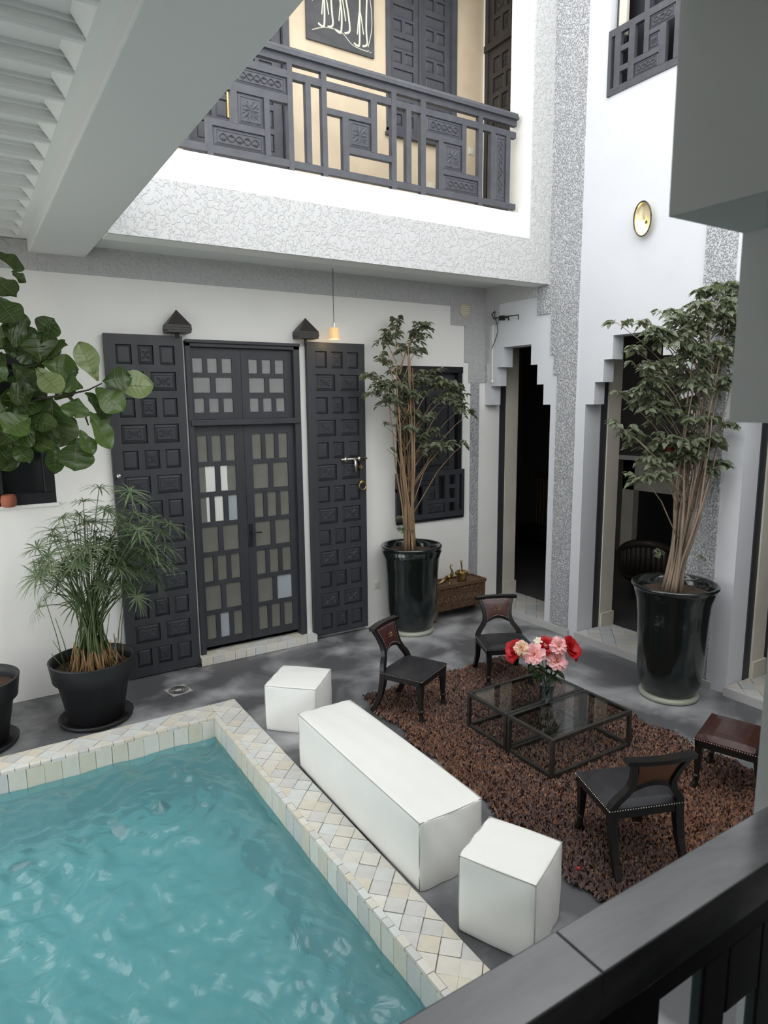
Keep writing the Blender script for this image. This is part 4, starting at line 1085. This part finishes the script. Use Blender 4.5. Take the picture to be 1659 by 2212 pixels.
def ficus(name, label, loc, pot, clumps, seed, bark, nper, stems, top_c):
    R = random.Random(seed)
    t = thing(name, label, 'potted tree', loc, group='ficus trees in glazed pots')
    ficus_pot(t, *pot)
    lx, ly, _ = loc; zs = .91 * pot[1]
    leaf = leaf_mesh(M['ficus'])
    # stems: a tight bundle rising along the trunk line, thin branches leaving it for the leaf clumps
    ax0 = Vector((0, 0, zs)); ax1 = Vector((top_c[0] - lx, top_c[1] - ly, top_c[2]))
    def axis(z):
        f = max(0, min(1, (z - zs) / (ax1.z - zs))); return ax0.lerp(ax1, f) + Vector((.03 * math.sin(f * 5), .03 * math.sin(f * 4 + 1), 0))
    for k in range(stems):
        a = 2 * PI * k / stems + R.uniform(-.4, .4); r = R.uniform(.03, .11); zt = zs + (ax1.z - zs) * R.uniform(.45, 1.0)
        pts = []
        for i in range(13):
            f = i / 12; z = zs + (zt - zs) * f
            q = r * (1.0 - .45 * math.sin(PI * min(1, f * 2.2)) + 1.1 * f)
            aa = a + 1.2 * f * math.sin(k)
            pts.append(axis(z) + Vector((q * math.cos(aa) + .006 * math.sin(17 * f + k), q * math.sin(aa) * .8, 0)) * 1.0 + Vector((0, 0, 0)))
        r0 = R.uniform(.008, .017)
        MB().tube(pts, [r0 * (1 - i / 12) ** .8 + .004 for i in range(13)], 6).build('stem', bark, t, smooth=True)
    brn = MB()
    for c in clumps:
        if c[2] < zs + .5: continue
        p3 = Vector((c[0] - lx, c[1] - ly, c[2])); dh = math.hypot(p3.x - axis(p3.z).x, p3.y - axis(p3.z).y)
        p0 = axis(max(zs + .3, p3.z - .2 - .75 * dh)) + Vector((R.uniform(-.05, .05), R.uniform(-.05, .05), 0))
        m_ = p0.lerp(p3, .5) + Vector((0, 0, .04 + .08 * dh)); br0 = R.uniform(.005, .009)
        brn.tube([p0, p0.lerp(m_, .5) + Vector((.01, .01, 0)), m_, m_.lerp(p3, .5) + Vector((0, 0, .02)), p3], [br0, br0 * .9, br0 * .75, br0 * .6, .003], 5)
    stuff(brn.build('branches', bark, t, smooth=True))
    # leaves in clumps along twigs
    tw = MB(); inst = []
    for (cx, cy, cz, rx, rz) in clumps:
        cnt = max(5, int(nper * (rx * rz) / (.12 * .1)))
        low = cz < zs + .8
        for k in range(max(1, cnt // 6)):
            o = Vector((cx - lx + R.uniform(-.4, .4) * rx, cy - ly + R.uniform(-.5, .5) * rx, cz + R.uniform(-.5, .3) * rz))
            d = Vector((R.uniform(-1, 1), R.uniform(-1, .6), R.uniform(-.5, .6))); d.normalize()
            e = o + Vector((d.x * rx, d.y * rx, d.z * rz)) * 1.1
            m_ = (o + e) / 2 + Vector((0, 0, .02))
            tw.tube([o, m_, e], [.003, .0025, .0015], 4, cap=False)
            for q in range(6):
                f = .25 + .75 * q / 5; p = o.lerp(e, f) + Vector((0, 0, .03 * math.sin(PI * f)))
                yaw = math.atan2(d.y, d.x) + (1 if q % 2 else -1) * R.uniform(.4, 1.2)
                inst.append((p, yaw, R.uniform(-.1, .65), R.uniform(-.6, .6), R.uniform(.75, 1.25) * (.6 if low else 1)))
    stuff(tw.build('twigs', bark, t))
    ok = []
    for p, yaw, pit, rol, s in inst:
        x = p.x + lx; y = p.y + ly
        tip = p + Vector((math.cos(yaw), math.sin(yaw), 0)) * .1
        if x > A - .06 or y > W - .05 or tip.x + lx > A - .03 or tip.y + ly > W - .02: continue
        ok.append(((Vector((x, y, p.z)) - Vector((0, 0, 3))).length, p, yaw, pit, rol, s))
    ok.sort(key=lambda q: q[0])
    rest = MB(); lv = [v.co.copy() for v in leaf.vertices]; lf = [tuple(pl.vertices) for pl in leaf.polygons]
    R.shuffle(ok)
    for i, (_, p, yaw, pit, rol, s) in enumerate(ok):
        mt = Matrix.Translation(p) @ Matrix.Rotation(yaw, 4, 'Z') @ Matrix.Rotation(pit, 4, 'Y') @ Matrix.Rotation(rol, 4, 'X') @ Matrix.Scale(s, 4)
        if i < 240:
            o = bpy.data.objects.new('leaf', leaf); COL.objects.link(o); o.parent = t
            o.location = p; o.rotation_euler = mt.to_euler(); o.scale = (s, s, s)
        else: rest.add([mt @ q for q in lv], lf)
    stuff(rest.build('foliage', M['ficus'], t, smooth=True))
    return t

FIG= [(1.09,6.61,3.22,0.96,6.62,3.56,0.18),(1.12,6.55,3.21,1.38,6.62,3.26,0.18),(1.18,6.7,3.18,1.6,6.68,3.18,0.25),(1.07,6.65,3.15,1.28,6.56,2.94,0.22),(0.66,6.74,3.37,0.96,6.78,3.31,0.21),(0.65,6.71,3.39,0.62,6.71,3.63,0.27),(0.72,6.75,3.4,0.85,6.55,3.53,0.2),(0.65,6.77,3.37,0.48,6.73,3.5,0.16),(0.61,6.65,3.32,0.76,6.44,3.1,0.18),(0.97,6.66,3.15,0.78,6.73,3.22,0.16),(0.72,6.76,3.07,0.71,6.82,2.62,0.41),(0.92,6.62,3.07,0.88,6.7,2.9,0.21),(0.68,6.81,3.09,0.37,6.62,2.95,0.22),(0.51,6.61,2.9,0.3,6.45,2.79,0.23),(0.88,6.64,2.71,0.83,6.59,2.42,0.27),(0.99,6.6,2.94,1.16,6.61,2.6,0.2),(0.98,6.65,3.11,1.2,6.74,2.9,0.19),(0.91,6.65,2.78,1.0,6.57,2.56,0.13),(1.04,6.69,2.92,1.17,6.69,2.8,0.14),(0.31,6.76,3.06,0.58,6.61,3.13,0.18),(0.51,6.79,3.75,0.44,6.75,3.41,0.16),(0.36,6.65,3.89,0.48,6.45,3.67,0.2),(0.39,6.8,4.28,0.6,6.88,4.18,0.15),(0.48,6.59,4.11,0.58,6.61,4.03,0.09),(0.36,6.68,4.06,0.49,6.51,3.9,0.16),(0.31,6.65,3.74,0.5,6.66,3.72,0.2),(0.24,6.81,2.84,0.4,6.6,2.69,0.25),(0.52,6.74,2.68,0.68,6.53,2.62,0.13),(0.37,6.76,2.68,0.49,6.64,2.51,0.14),(0.26,6.81,2.63,0.39,6.88,2.45,0.18),(0.42,6.71,3.36,0.61,6.79,3.12,0.19),(0.27,6.65,3.31,0.36,6.46,3.21,0.14),(0.32,6.73,3.54,0.4,6.52,3.59,0.16),(0.49,6.62,3.07,0.36,6.53,3.11,0.18),(0.24,6.73,2.93,0.35,6.56,2.99,0.19),(0.36,6.58,3.66,0.55,6.62,3.59,0.23),(0.57,6.65,2.84,0.39,6.72,2.71,0.23)]
FIGBR=[[(0.24, 6.7, 2.93), (0.45, 6.7, 3.03), (0.66, 6.7, 3.07), (0.85, 6.7, 3.1), (1.02, 6.7, 3.14), (1.14, 6.7, 3.2)], [(0.27, 6.75, 3.26), (0.47, 6.75, 3.32), (0.65, 6.75, 3.37)], [(0.85, 6.72, 3.09), (0.97, 6.72, 2.94), (1.0, 6.72, 2.82)]]
FICB= [(4.72,7.23,3.96,0.06,0.12),(4.98,7.06,3.93,0.11,0.11),(4.95,7.09,3.82,0.12,0.1),(4.56,7.11,3.84,0.1,0.1),(4.48,7.15,3.75,0.1,0.08),(4.41,7.13,3.57,0.06,0.06),(4.83,7.12,3.66,0.12,0.12),(5.01,7.14,3.67,0.06,0.06),(4.57,7.24,3.47,0.1,0.06),(4.23,7.1,3.32,0.07,0.1),(4.26,7.08,3.13,0.08,0.08),(4.48,7.17,3.21,0.12,0.12),(4.47,7.02,3.04,0.12,0.12),(4.65,7.04,3.21,0.12,0.12),(4.72,7.25,3.39,0.1,0.08),(4.91,7.11,3.25,0.12,0.12),(5.14,7.12,3.33,0.17,0.12),(5.14,6.94,3.21,0.12,0.12),(5.44,7.07,3.21,0.14,0.1),(5.59,7.13,3.09,0.1,0.12),(5.3,6.95,3.05,0.14,0.1),(5.71,7.14,2.92,0.1,0.09),(5.85,7.14,2.86,0.07,0.04),(4.86,6.96,3.09,0.1,0.1),(4.81,7.14,3.05,0.12,0.1),(4.8,7.09,2.68,0.14,0.08),(5.0,7.16,2.57,0.14,0.1),(5.02,7.05,2.81,0.12,0.1),(5.23,7.17,2.62,0.12,0.08),(5.06,7.18,2.4,0.14,0.1),(5.12,6.95,2.45,0.12,0.08),(5.36,6.96,2.46,0.12,0.07),(5.78,7.16,2.45,0.06,0.04),(5.32,7.25,2.28,0.08,0.06),(4.44,7.02,2.43,0.06,0.03),(4.45,7.09,2.72,0.05,0.04),(4.83,7.13,2.85,0.14,0.1),(4.64,7.04,1.39,0.08,0.06),(4.82,7.06,1.34,0.06,0.05),(4.64,7.04,1.53,0.06,0.06)]
FICR= [(5.28,4.3,3.71,0.08,0.04),(5.55,4.25,3.72,0.06,0.05),(5.52,4.11,3.63,0.1,0.08),(5.67,4.06,3.78,0.08,0.06),(5.93,4.1,3.75,0.12,0.1),(5.76,3.83,3.83,0.1,0.08),(6.1,3.89,3.98,0.12,0.1),(6.22,3.85,4.04,0.1,0.08),(6.13,3.74,3.81,0.1,0.16),(5.94,3.81,3.72,0.14,0.12),(6.04,4.05,3.69,0.12,0.12),(5.69,3.97,3.57,0.14,0.12),(5.54,4.04,3.59,0.1,0.08),(5.45,4.23,3.47,0.07,0.05),(5.57,4.29,3.31,0.09,0.06),(5.46,4.05,3.29,0.1,0.08),(5.57,4.1,3.17,0.12,0.1),(5.49,4.15,3.09,0.08,0.06),(5.64,4.32,2.97,0.08,0.06),(5.6,4.13,2.97,0.12,0.1),(5.47,4.43,3.07,0.07,0.04),(5.22,4.24,2.79,0.05,0.03),(5.38,4.22,2.71,0.1,0.06),(5.58,4.26,2.62,0.08,0.06),(5.82,4.23,2.83,0.12,0.08),(5.8,4.02,2.91,0.12,0.1),(5.79,3.9,3.4,0.14,0.12),(5.91,3.78,3.47,0.14,0.12),(6.22,3.8,3.39,0.1,0.12),(5.86,3.85,3.16,0.12,0.12),(6.05,4.05,2.99,0.1,0.08),(6.22,3.89,3.12,0.1,0.08),(6.07,3.71,3.16,0.06,0.08),(5.91,3.86,2.8,0.12,0.08),(6.22,3.93,2.81,0.1,0.08),(6.22,3.75,2.75,0.08,0.05),(5.76,4.22,2.53,0.1,0.08),(5.72,4.01,2.62,0.12,0.08),(5.77,3.87,2.59,0.12,0.08),(5.61,4.06,2.43,0.12,0.08),(5.94,4.11,2.43,0.12,0.08),(5.86,3.89,2.49,0.12,0.08),(6.02,3.83,2.62,0.1,0.08),(6.15,3.78,2.58,0.08,0.06),(6.2,3.75,2.4,0.08,0.06),(6.11,3.8,2.32,0.06,0.06),(6.21,4.0,2.4,0.1,0.08),(5.46,4.08,2.26,0.1,0.06),(5.55,3.94,2.29,0.1,0.06),(6.05,4.12,2.13,0.06,0.06),(6.0,4.12,3.25,0.1,0.1),(6.22,3.96,3.28,0.12,0.12),(6.22,3.7,3.63,0.1,0.16),(6.22,3.71,3.94,0.1,0.12),(5.9,4.2,1.44,0.05,0.06),(5.97,3.8,1.47,0.07,0.02)]
UMB= [(1.05,6.73,2.23),(0.91,6.77,2.11),(0.71,6.69,1.98),(0.48,6.63,1.74),(1.31,6.53,1.99),(1.48,6.55,1.92),(1.56,6.5,1.65),(1.32,6.43,1.78),(0.99,6.66,1.76),(0.84,6.53,1.63),(1.24,6.76,1.53),(0.52,6.42,1.59),(0.64,6.8,1.38),(1.44,6.71,1.47),(1.18,6.81,1.83),(0.81,6.79,1.82),(0.65,6.8,1.75),(1.06,6.65,1.6),(1.25,6.41,2.16),(1.41,6.73,1.86),(1.52,6.48,1.8),(0.73,6.53,1.71),(0.96,6.69,1.91),(1.1,6.63,1.73),(1.2,6.58,1.75),(0.51,6.81,1.42),(0.69,6.67,1.53),(0.56,6.55,1.68),(1.37,6.51,1.63),(1.5,6.78,1.35),(1.27,6.61,1.44),(0.86,6.74,2.0),(0.89,6.55,1.72),(1.12,6.49,1.51),(0.99,6.64,1.54),(0.73,6.76,1.42),(1.08,6.48,2.04),(1.22,6.75,1.94),(0.64,6.81,1.86),(1.55,6.75,1.51)]
FLOW= [('red', 3.959, 4.139, 0.828, 0.089), ('cream', 3.92, 4.048, 0.899, 0.055), ('red', 4.148, 3.994, 0.877, 0.075), ('red', 4.332, 3.912, 0.835, 0.096), ('pink', 4.02, 3.992, 0.833, 0.082), ('pink', 4.195, 3.914, 0.766, 0.082), ('pink', 4.208, 3.906, 0.901, 0.068), ('white', 4.083, 4.02, 0.933, 0.034), ('cream', 4.137, 3.971, 0.857, 0.048), ('bud', 4.105, 3.999, 0.676, 0.027), ('cream', 3.98, 4.12, 0.813, 0.041)]

ficus('potted_ficus', 'tall ficus with tan stems in a black glazed pot against the back wall', (4.85, 7.085, 0), (.255, 1.17, .40), FICB, 11, M['bark'], 70, 18, (4.70, 7.12, 3.75))
ficus('potted_ficus', 'bushy ficus in a large black glazed pot before the right arcade', (5.93, 3.98, 0), (.245, 1.19, .412), FICR, 5, M['bark2'], 105, 24, (6.10, 3.80, 3.85))

def plastic_pot(t):
    MB().lathe([(.29, 0), (.33, .012), (.34, .05), (.325, .05), (.31, .022), (.10, .018)], 40).build('saucer', M['plastic'], t, smooth=True)
    MB().lathe([(.235, .02), (.25, .03), (.325, .43), (.345, .432), (.36, .435), (.385, .61), (.388, .622), (.37, .622), (.35, .55), (.345, .50)], 44, cap=False).build('pot', M['plastic'], t, smooth=True)
    MB().lathe([(.001, .52), (.35, .515)], 32, cap=False).build('soil', M['soil'], t)
# papyrus
py_ = thing('potted_papyrus', 'umbrella papyrus in a wide black plastic pot beside the left door leaf', 'potted plant', (.86, 6.68, 0))
plastic_pot(py_)
R = random.Random(4)
st_, dry, lf_ = MB(), MB(), MB()
UM = [Vector(u_) - Vector((.86, 6.68, 0)) for u_ in UMB]
UM += [u_ + Vector((R.uniform(-.12, .12), R.uniform(-.12, .12), R.uniform(-.12, .08))) for u_ in UM[8:]]
UM += [u_ + Vector((R.uniform(-.1, .1), R.uniform(-.12, .12), R.uniform(-.3, -.08))) for u_ in UM[14:40]]
for k, u_ in enumerate(UM):
    a = R.uniform(0, 2 * PI); r = R.uniform(.05, .24)
    p0 = Vector((r * math.cos(a) + .03, r * math.sin(a), .51)); pw = Vector((R.gauss(0, .045), R.gauss(0, .045), 1.12 + R.uniform(-.1, .1)))
    pts = []
    for i in range(11):
        f = i / 10; g = 1 - f
        pts.append(p0 * g * g + pw * 2 * f * g * 1.0 + u_ * f * f + (pw - (p0 + u_) / 2) * .55 * f * g)
    st_.tube(pts, [.0065 - .003 * i / 10 for i in range(11)], 5, cap=False)
    dry.tube([p0, pts[1], pts[1].lerp(pts[2], .4)], [.009, .0085, .006], 5, cap=False)
    ax = (pts[-1] - pts[-2]).normalized(); ax = (ax + Vector((0, -.15, .6))).normalized()
    s1 = ax.orthogonal().normalized(); s2 = ax.cross(s1)
    nl = R.randint(15, 20); LL = R.uniform(.17, .27)
    for q in range(nl):
        b_ = 2 * PI * q / nl + R.uniform(-.12, .12); dr_ = s1 * math.cos(b_) + s2 * math.sin(b_)
        L_ = LL * R.uniform(.75, 1.1); up = R.uniform(.15, .55); wv = ax.cross(dr_).normalized() * R.uniform(.0060, .0090)
        P_ = [u_ + dr_ * L_ * f + ax * (up * L_ * f - .32 * L_ * f * f) + Vector((0, 0, -.13 * L_ * f * f)) for f in (0, .35, .7, 1)]
        n0 = len(lf_.v)
        for i, p in enumerate(P_):
            k_ = (.7, 1, .8, .1)[i]; lf_.v += [tuple(p - wv * k_), tuple(p + wv * k_ + Vector((0, 0, .001)))]
        for i in range(3): lf_.f.append((n0 + 2 * i, n0 + 2 * i + 1, n0 + 2 * i + 3, n0 + 2 * i + 2))
for a, z1 in ((2.4, 1.0), (2.6, .8), (3.4, .75), (2.9, 1.25), (.3, 1.15), (-.3, 1.3), (.9, .95), (-1.0, .85)):
    p0 = Vector((.24 * math.cos(a), .24 * math.sin(a), .51)); st_.tube([p0, p0 + Vector((.05 * math.cos(a), .05 * math.sin(a), (z1 - .5) * .5)), Vector((.36 * math.cos(a), .30 * math.sin(a), z1))], [.005, .004, .003], 5)
for k in range(60):
    a = R.uniform(0, 2 * PI); r = R.uniform(.08, .26); p0 = Vector((r * math.cos(a) + .03, r * math.sin(a), .51))
    dry.tube([p0, p0 + Vector((R.uniform(-.05, .05) - .1 * p0.x, R.uniform(-.05, .05), R.uniform(.08, .3)))], [.008, .004], 5)
stuff(st_.build('stalks', M['sedge_stem'], py_, smooth=True)); stuff(dry.build('dry_stalks', M['sedge_dry'], py_, smooth=True)); stuff(lf_.build('blades', M['sedge'], py_))

# fiddle leaf fig at the left edge
fg = thing('potted_fig', 'fiddle leaf fig with big glossy leaves rising from the pot at the left edge', 'potted plant', (-.14, 6.68, 0))
plastic_pot(fg)
O = Vector((-.14, 6.68, 0))
tk = MB(); tk.tube([(0, 0, .5), (.03, 0, 1.4), (.08, 0, 2.4), (.2, 0, 3.2), (.3, .02, 3.9), (.34, .02, 4.2)], [.035, .032, .028, .022, .015, .008], 8)
for br_ in FIGBR:
    P_ = [Vector(p) - O for p in br_]
    if len(P_) > 3 or br_ is FIGBR[1]: P_ = [Vector((.14, 0, min(p.z for p in P_) - .12))] + P_
    tk.tube(P_, [.016 - .010 * i / (len(P_) - 1) for i in range(len(P_))], 7)
tk.build('trunk', mat('fig_bark', (.045, .035, .025), .8), fg, smooth=True)
def fig_leaf(p, q, w, m, R):
    ax = (q - p); L_ = ax.length; ax.normalize()
    view = (p - (Vector((0, 0, 3)) - O)).normalized()
    nrm = (-view + Vector((R.uniform(-.5, .5), R.uniform(-.3, .3), R.uniform(.0, .9)))); nrm = (nrm - ax * nrm.dot(ax)).normalized()
    sd = ax.cross(nrm)
    nu, nv = 10, 6; b = MB(); vein = MB()
    for i in range(nu + 1):
        f = i / nu
        wf = math.sin(PI * (f * .9 + .05) ** 1.35) ** .85 - .10 * math.exp(-((f - .3) / .1) ** 2)
        if f > .88: wf *= math.sqrt(max(0, 1 - ((f - .88) / .125) ** 2))
        wf = max(wf, .03)
        for j in range(nv + 1):
            g = -1 + 2 * j / nv
            off = nrm * (.10 * w * abs(g) ** 1.5 + .009 * math.sin(f * 13 + (2 if g > 0 else 0)) * abs(g) - .10 * L_ * (f - .45) ** 2 + .02 * (1 - abs(abs(g) * 2 - 1)) * math.sin(f * 24))
            b.v.append(tuple(p + ax * L_ * f + sd * g * w / 2 * wf + off))
        vein.v.append(b.v[i * (nv + 1) + nv // 2])
    for i in range(nu):
        for j in range(nv): a = i * (nv + 1) + j; b.f.append((a, a + nv + 1, a + nv + 2, a + 1))
    o = b.build('leaf', m, fg, smooth=True)
    mid = [Vector(x) + nrm * .003 for x in vein.v]
    vv_ = MB(); vv_.tube(mid, [.0035 - .002 * i / nu for i in range(nu + 1)], 4)
    for i in (2, 4, 5, 6, 7):
        for sg in (-1, 1):
            e_ = b.v[(i + 1 if i < 9 else i) * (nv + 1) + (nv if sg > 0 else 0)]
            vv_.tube([mid[i], (mid[i] + Vector(e_)) / 2 + nrm * .004, Vector(e_).lerp(mid[i], .12) + nrm * .003], [.0016, .0013, .0006], 4)
    vv_.build('veins', M['figv'], o, smooth=True)
R = random.Random(8)
for k in range(26):
    p = Vector((R.uniform(.25, .80), R.uniform(6.72, 6.95), R.uniform(2.6, 3.75))); a = R.uniform(0, 2 * PI)
    q = p + Vector((math.cos(a), R.uniform(-.5, .2), math.sin(a) * .9 - .25)) * R.uniform(.2, .32)
    fig_leaf(p - O, q - O, R.uniform(.16, .26), M['fig1'], R)
for k in range(22):
    z = 2.5 + 1.7 * k / 21; a = R.uniform(PI * .55, PI * 1.6)
    p = Vector((-.08 + .12 * (z - 2.4), 6.68, z)); q = p + Vector((math.cos(a), R.uniform(-.4, .3), R.uniform(-.2, .5))) * R.uniform(.28, .42)
    fig_leaf(p - O, q - O, R.uniform(.18, .28), R.choice((M['fig1'], M['fig2'])), R)
for k, (a, b_, c_, d__, e_, f__, w) in enumerate(FIG):
    m_ = M['fig3'] if k in (0, 2, 8) else M['fig2'] if k in (3, 4, 9, 11, 18, 17) else M['fig1'] if k > 19 or k in (1, 5, 6, 7, 14, 16) else R.choice((M['fig1'], M['fig2']))
    fig_leaf(Vector((a, b_, c_)) - O, Vector((d__, e_, f__)) - O, w * 1.2, m_, R)

# ------------------------------------------------------------------ vase of flowers
VX, VY, VZ = 4.174, 3.983, .373
vs_ = thing('crystal_vase', 'cut crystal vase standing on the glass tables', 'vase', (VX, VY, VZ))
nseg = 36; prof = [(.045, 0), (.055, .006), (.05, .02), (.048, .05), (.055, .10), (.068, .15), (.072, .17), (.062, .19), (.07, .215), (.078, .225)]
b = MB()
for i, (r, z) in enumerate(prof):
    for k in range(nseg): rr_ = r + (.0035 if (k + i) % 2 else 0) * (0 < i < 8); b.v.append((rr_ * math.cos(2 * PI * k / nseg), rr_ * math.sin(2 * PI * k / nseg), z))
for i in range(len(prof) - 1):
    for k in range(nseg): b.f.append((i * nseg + k, i * nseg + (k + 1) % nseg, (i + 1) * nseg + (k + 1) % nseg, (i + 1) * nseg + k))
b.f.append(tuple(reversed(range(nseg))))
b.build('body', M['crystal'], vs_)
wb_ = MB(); wb_.lathe([(.040, .012), (.044, .05), (.05, .10), (.06, .14)], 24); wb_.build('water', glass('vase_water', (.55, .62, .62), .05, 1.33), vs_, smooth=True)
R = random.Random(12)
gems = MB()
for k in range(60):
    a = R.uniform(0, 2 * PI); r = .036 * math.sqrt(R.random()); gems.sphere((r * math.cos(a), r * math.sin(a), .012 + R.uniform(0, .045)), .006, 6, 4)
stuff(gems.build('glass_pebbles', M['chrome'], vs_))
FC = {'red': ((.55, .012, .02), (.42, .008, .015)), 'pink': ((.76, .36, .46), (.86, .58, .64)), 'cream': ((.82, .70, .58), (.78, .52, .44)), 'white': ((.85, .82, .78), (.8, .75, .7)), 'bud': ((.72, .40, .26), (.65, .3, .2))}
FM = {k_: leafmat('%s_petal' % k_, *v_, .5, 25.0, .3) for k_, v_ in FC.items()}
MG = leafmat('flower_greenery', (.022, .045, .02), (.035, .065, .028), .4)
FN = {'red': 'dahlia', 'pink': 'peony', 'cream': 'rose', 'white': 'rose', 'bud': 'rose_bud'}
LAB = ['deep red flower at the left of the bouquet, low', 'pale cream rose beside the left red flower', 'deep red flower at the top middle of the bouquet', 'large deep red flower at the right of the bouquet', 'pale pink peony in the left middle of the bouquet',
       'pale pink peony in front, lowest of the bouquet', 'pale pink peony at the back right of the bouquet', 'small white rose at the very top of the bouquet', 'small cream bloom in the centre of the bouquet', 'small peach bud hanging below the blooms over the vase', 'blush cream rose tucked under the left red flower']
base = Vector((VX, VY, VZ))
for k, (kind, x, y, z, r) in enumerate(FLOW):
    r *= 1.22
    t = thing(FN[kind], LAB[k], 'flower', tuple(base + Vector((0, 0, .06))))
    c = Vector((x, y, z)) - base - Vector((0, 0, .06))
    out_ = Vector((c.x, c.y, .12)) + Vector((-.09, -.15, .06)); out_.normalize()
    s1 = out_.orthogonal().normalized(); s2 = out_.cross(s1)
    b = MB(); layers = 5 if r > .05 else 3
    for l in range(layers):
        n = (15, 13, 11, 8, 5)[l] if kind != 'red' else (8, 8, 7, 6, 4)[l]
        if r <= .05: n = (6, 5, 3)[l]
        op = 1.25 - .27 * l if kind != 'red' else 1.15 - .2 * l
        Lp = r * (1.05 - .13 * l)
        for q in range(n):
            a = 2 * PI * q / n + l * .4 + R.uniform(-.12, .12); dr_ = s1 * math.cos(a) + s2 * math.sin(a); sd = out_.cross(dr_)
            nn = 4; o_ = op + R.uniform(-.28, .22); wv = Lp * (.30 if kind != 'red' else .58) * R.uniform(.85, 1.15); n0 = len(b.v)
            for i in range(nn + 1):
                f = i / nn; bend = o_ * (.35 + .75 * f)
                p = c + (dr_ * math.sin(bend) + out_ * math.cos(bend)) * Lp * f
                w = wv * (math.sin(PI * (.12 + .72 * f))) * .9
                ruf = (.02 if r > .05 else .008) * f * (1 if q % 2 else -1) * .4
                cup = out_ * (.25 * w)
                b.v += [tuple(p - sd * w + cup + out_ * ruf), tuple(p), tuple(p + sd * w + cup - out_ * ruf)]
            for i in range(nn): a_ = n0 + i * 3; b.f += [(a_, a_ + 1, a_ + 4, a_ + 3), (a_ + 1, a_ + 2, a_ + 5, a_ + 4)]
    b.build('petals', FM[kind], t, smooth=True)
    if kind in ('pink', 'red'):
        cc = MB()
        for q in range(14): cc.sphere(tuple(c + out_ * r * .35 + s1 * R.uniform(-.2, .2) * r + s2 * R.uniform(-.2, .2) * r), .0045, 6, 4)
        cc.build('centre', FM['cream'], t)
    MB().tube([(0, 0, -.02), (c.x * .15, c.y * .15, .10), (c.x * .5, c.y * .5, c.z * .6), tuple(c)], [.004, .004, .0035, .005], 6).build('stem', MG, t, smooth=True)
    if r > .05:
        lf2 = MB()
        for q in range(3):
            a = R.uniform(0, 2 * PI); d = Vector((math.cos(a) - .2, math.sin(a) - .3, R.uniform(-.5, .2))).normalized(); p0 = Vector((c.x * .5, c.y * .5, c.z * R.uniform(.45, .7)))
            sd = d.cross(Vector((0, 0, 1))).normalized(); n0 = len(lf2.v)
            for i in range(5):
                f = i / 4; p = p0 + d * .11 * f + Vector((0, 0, -.03 * f * f)); w = .024 * math.sin(PI * (.08 + .9 * f)); lf2.v += [tuple(p - sd * w), tuple(p + Vector((0, 0, -.006))), tuple(p + sd * w)]
            for i in range(4): a_ = n0 + i * 3; lf2.f += [(a_, a_ + 1, a_ + 4, a_ + 3), (a_ + 1, a_ + 2, a_ + 5, a_ + 4)]
        lf2.build('leaves', MG, t, smooth=True)
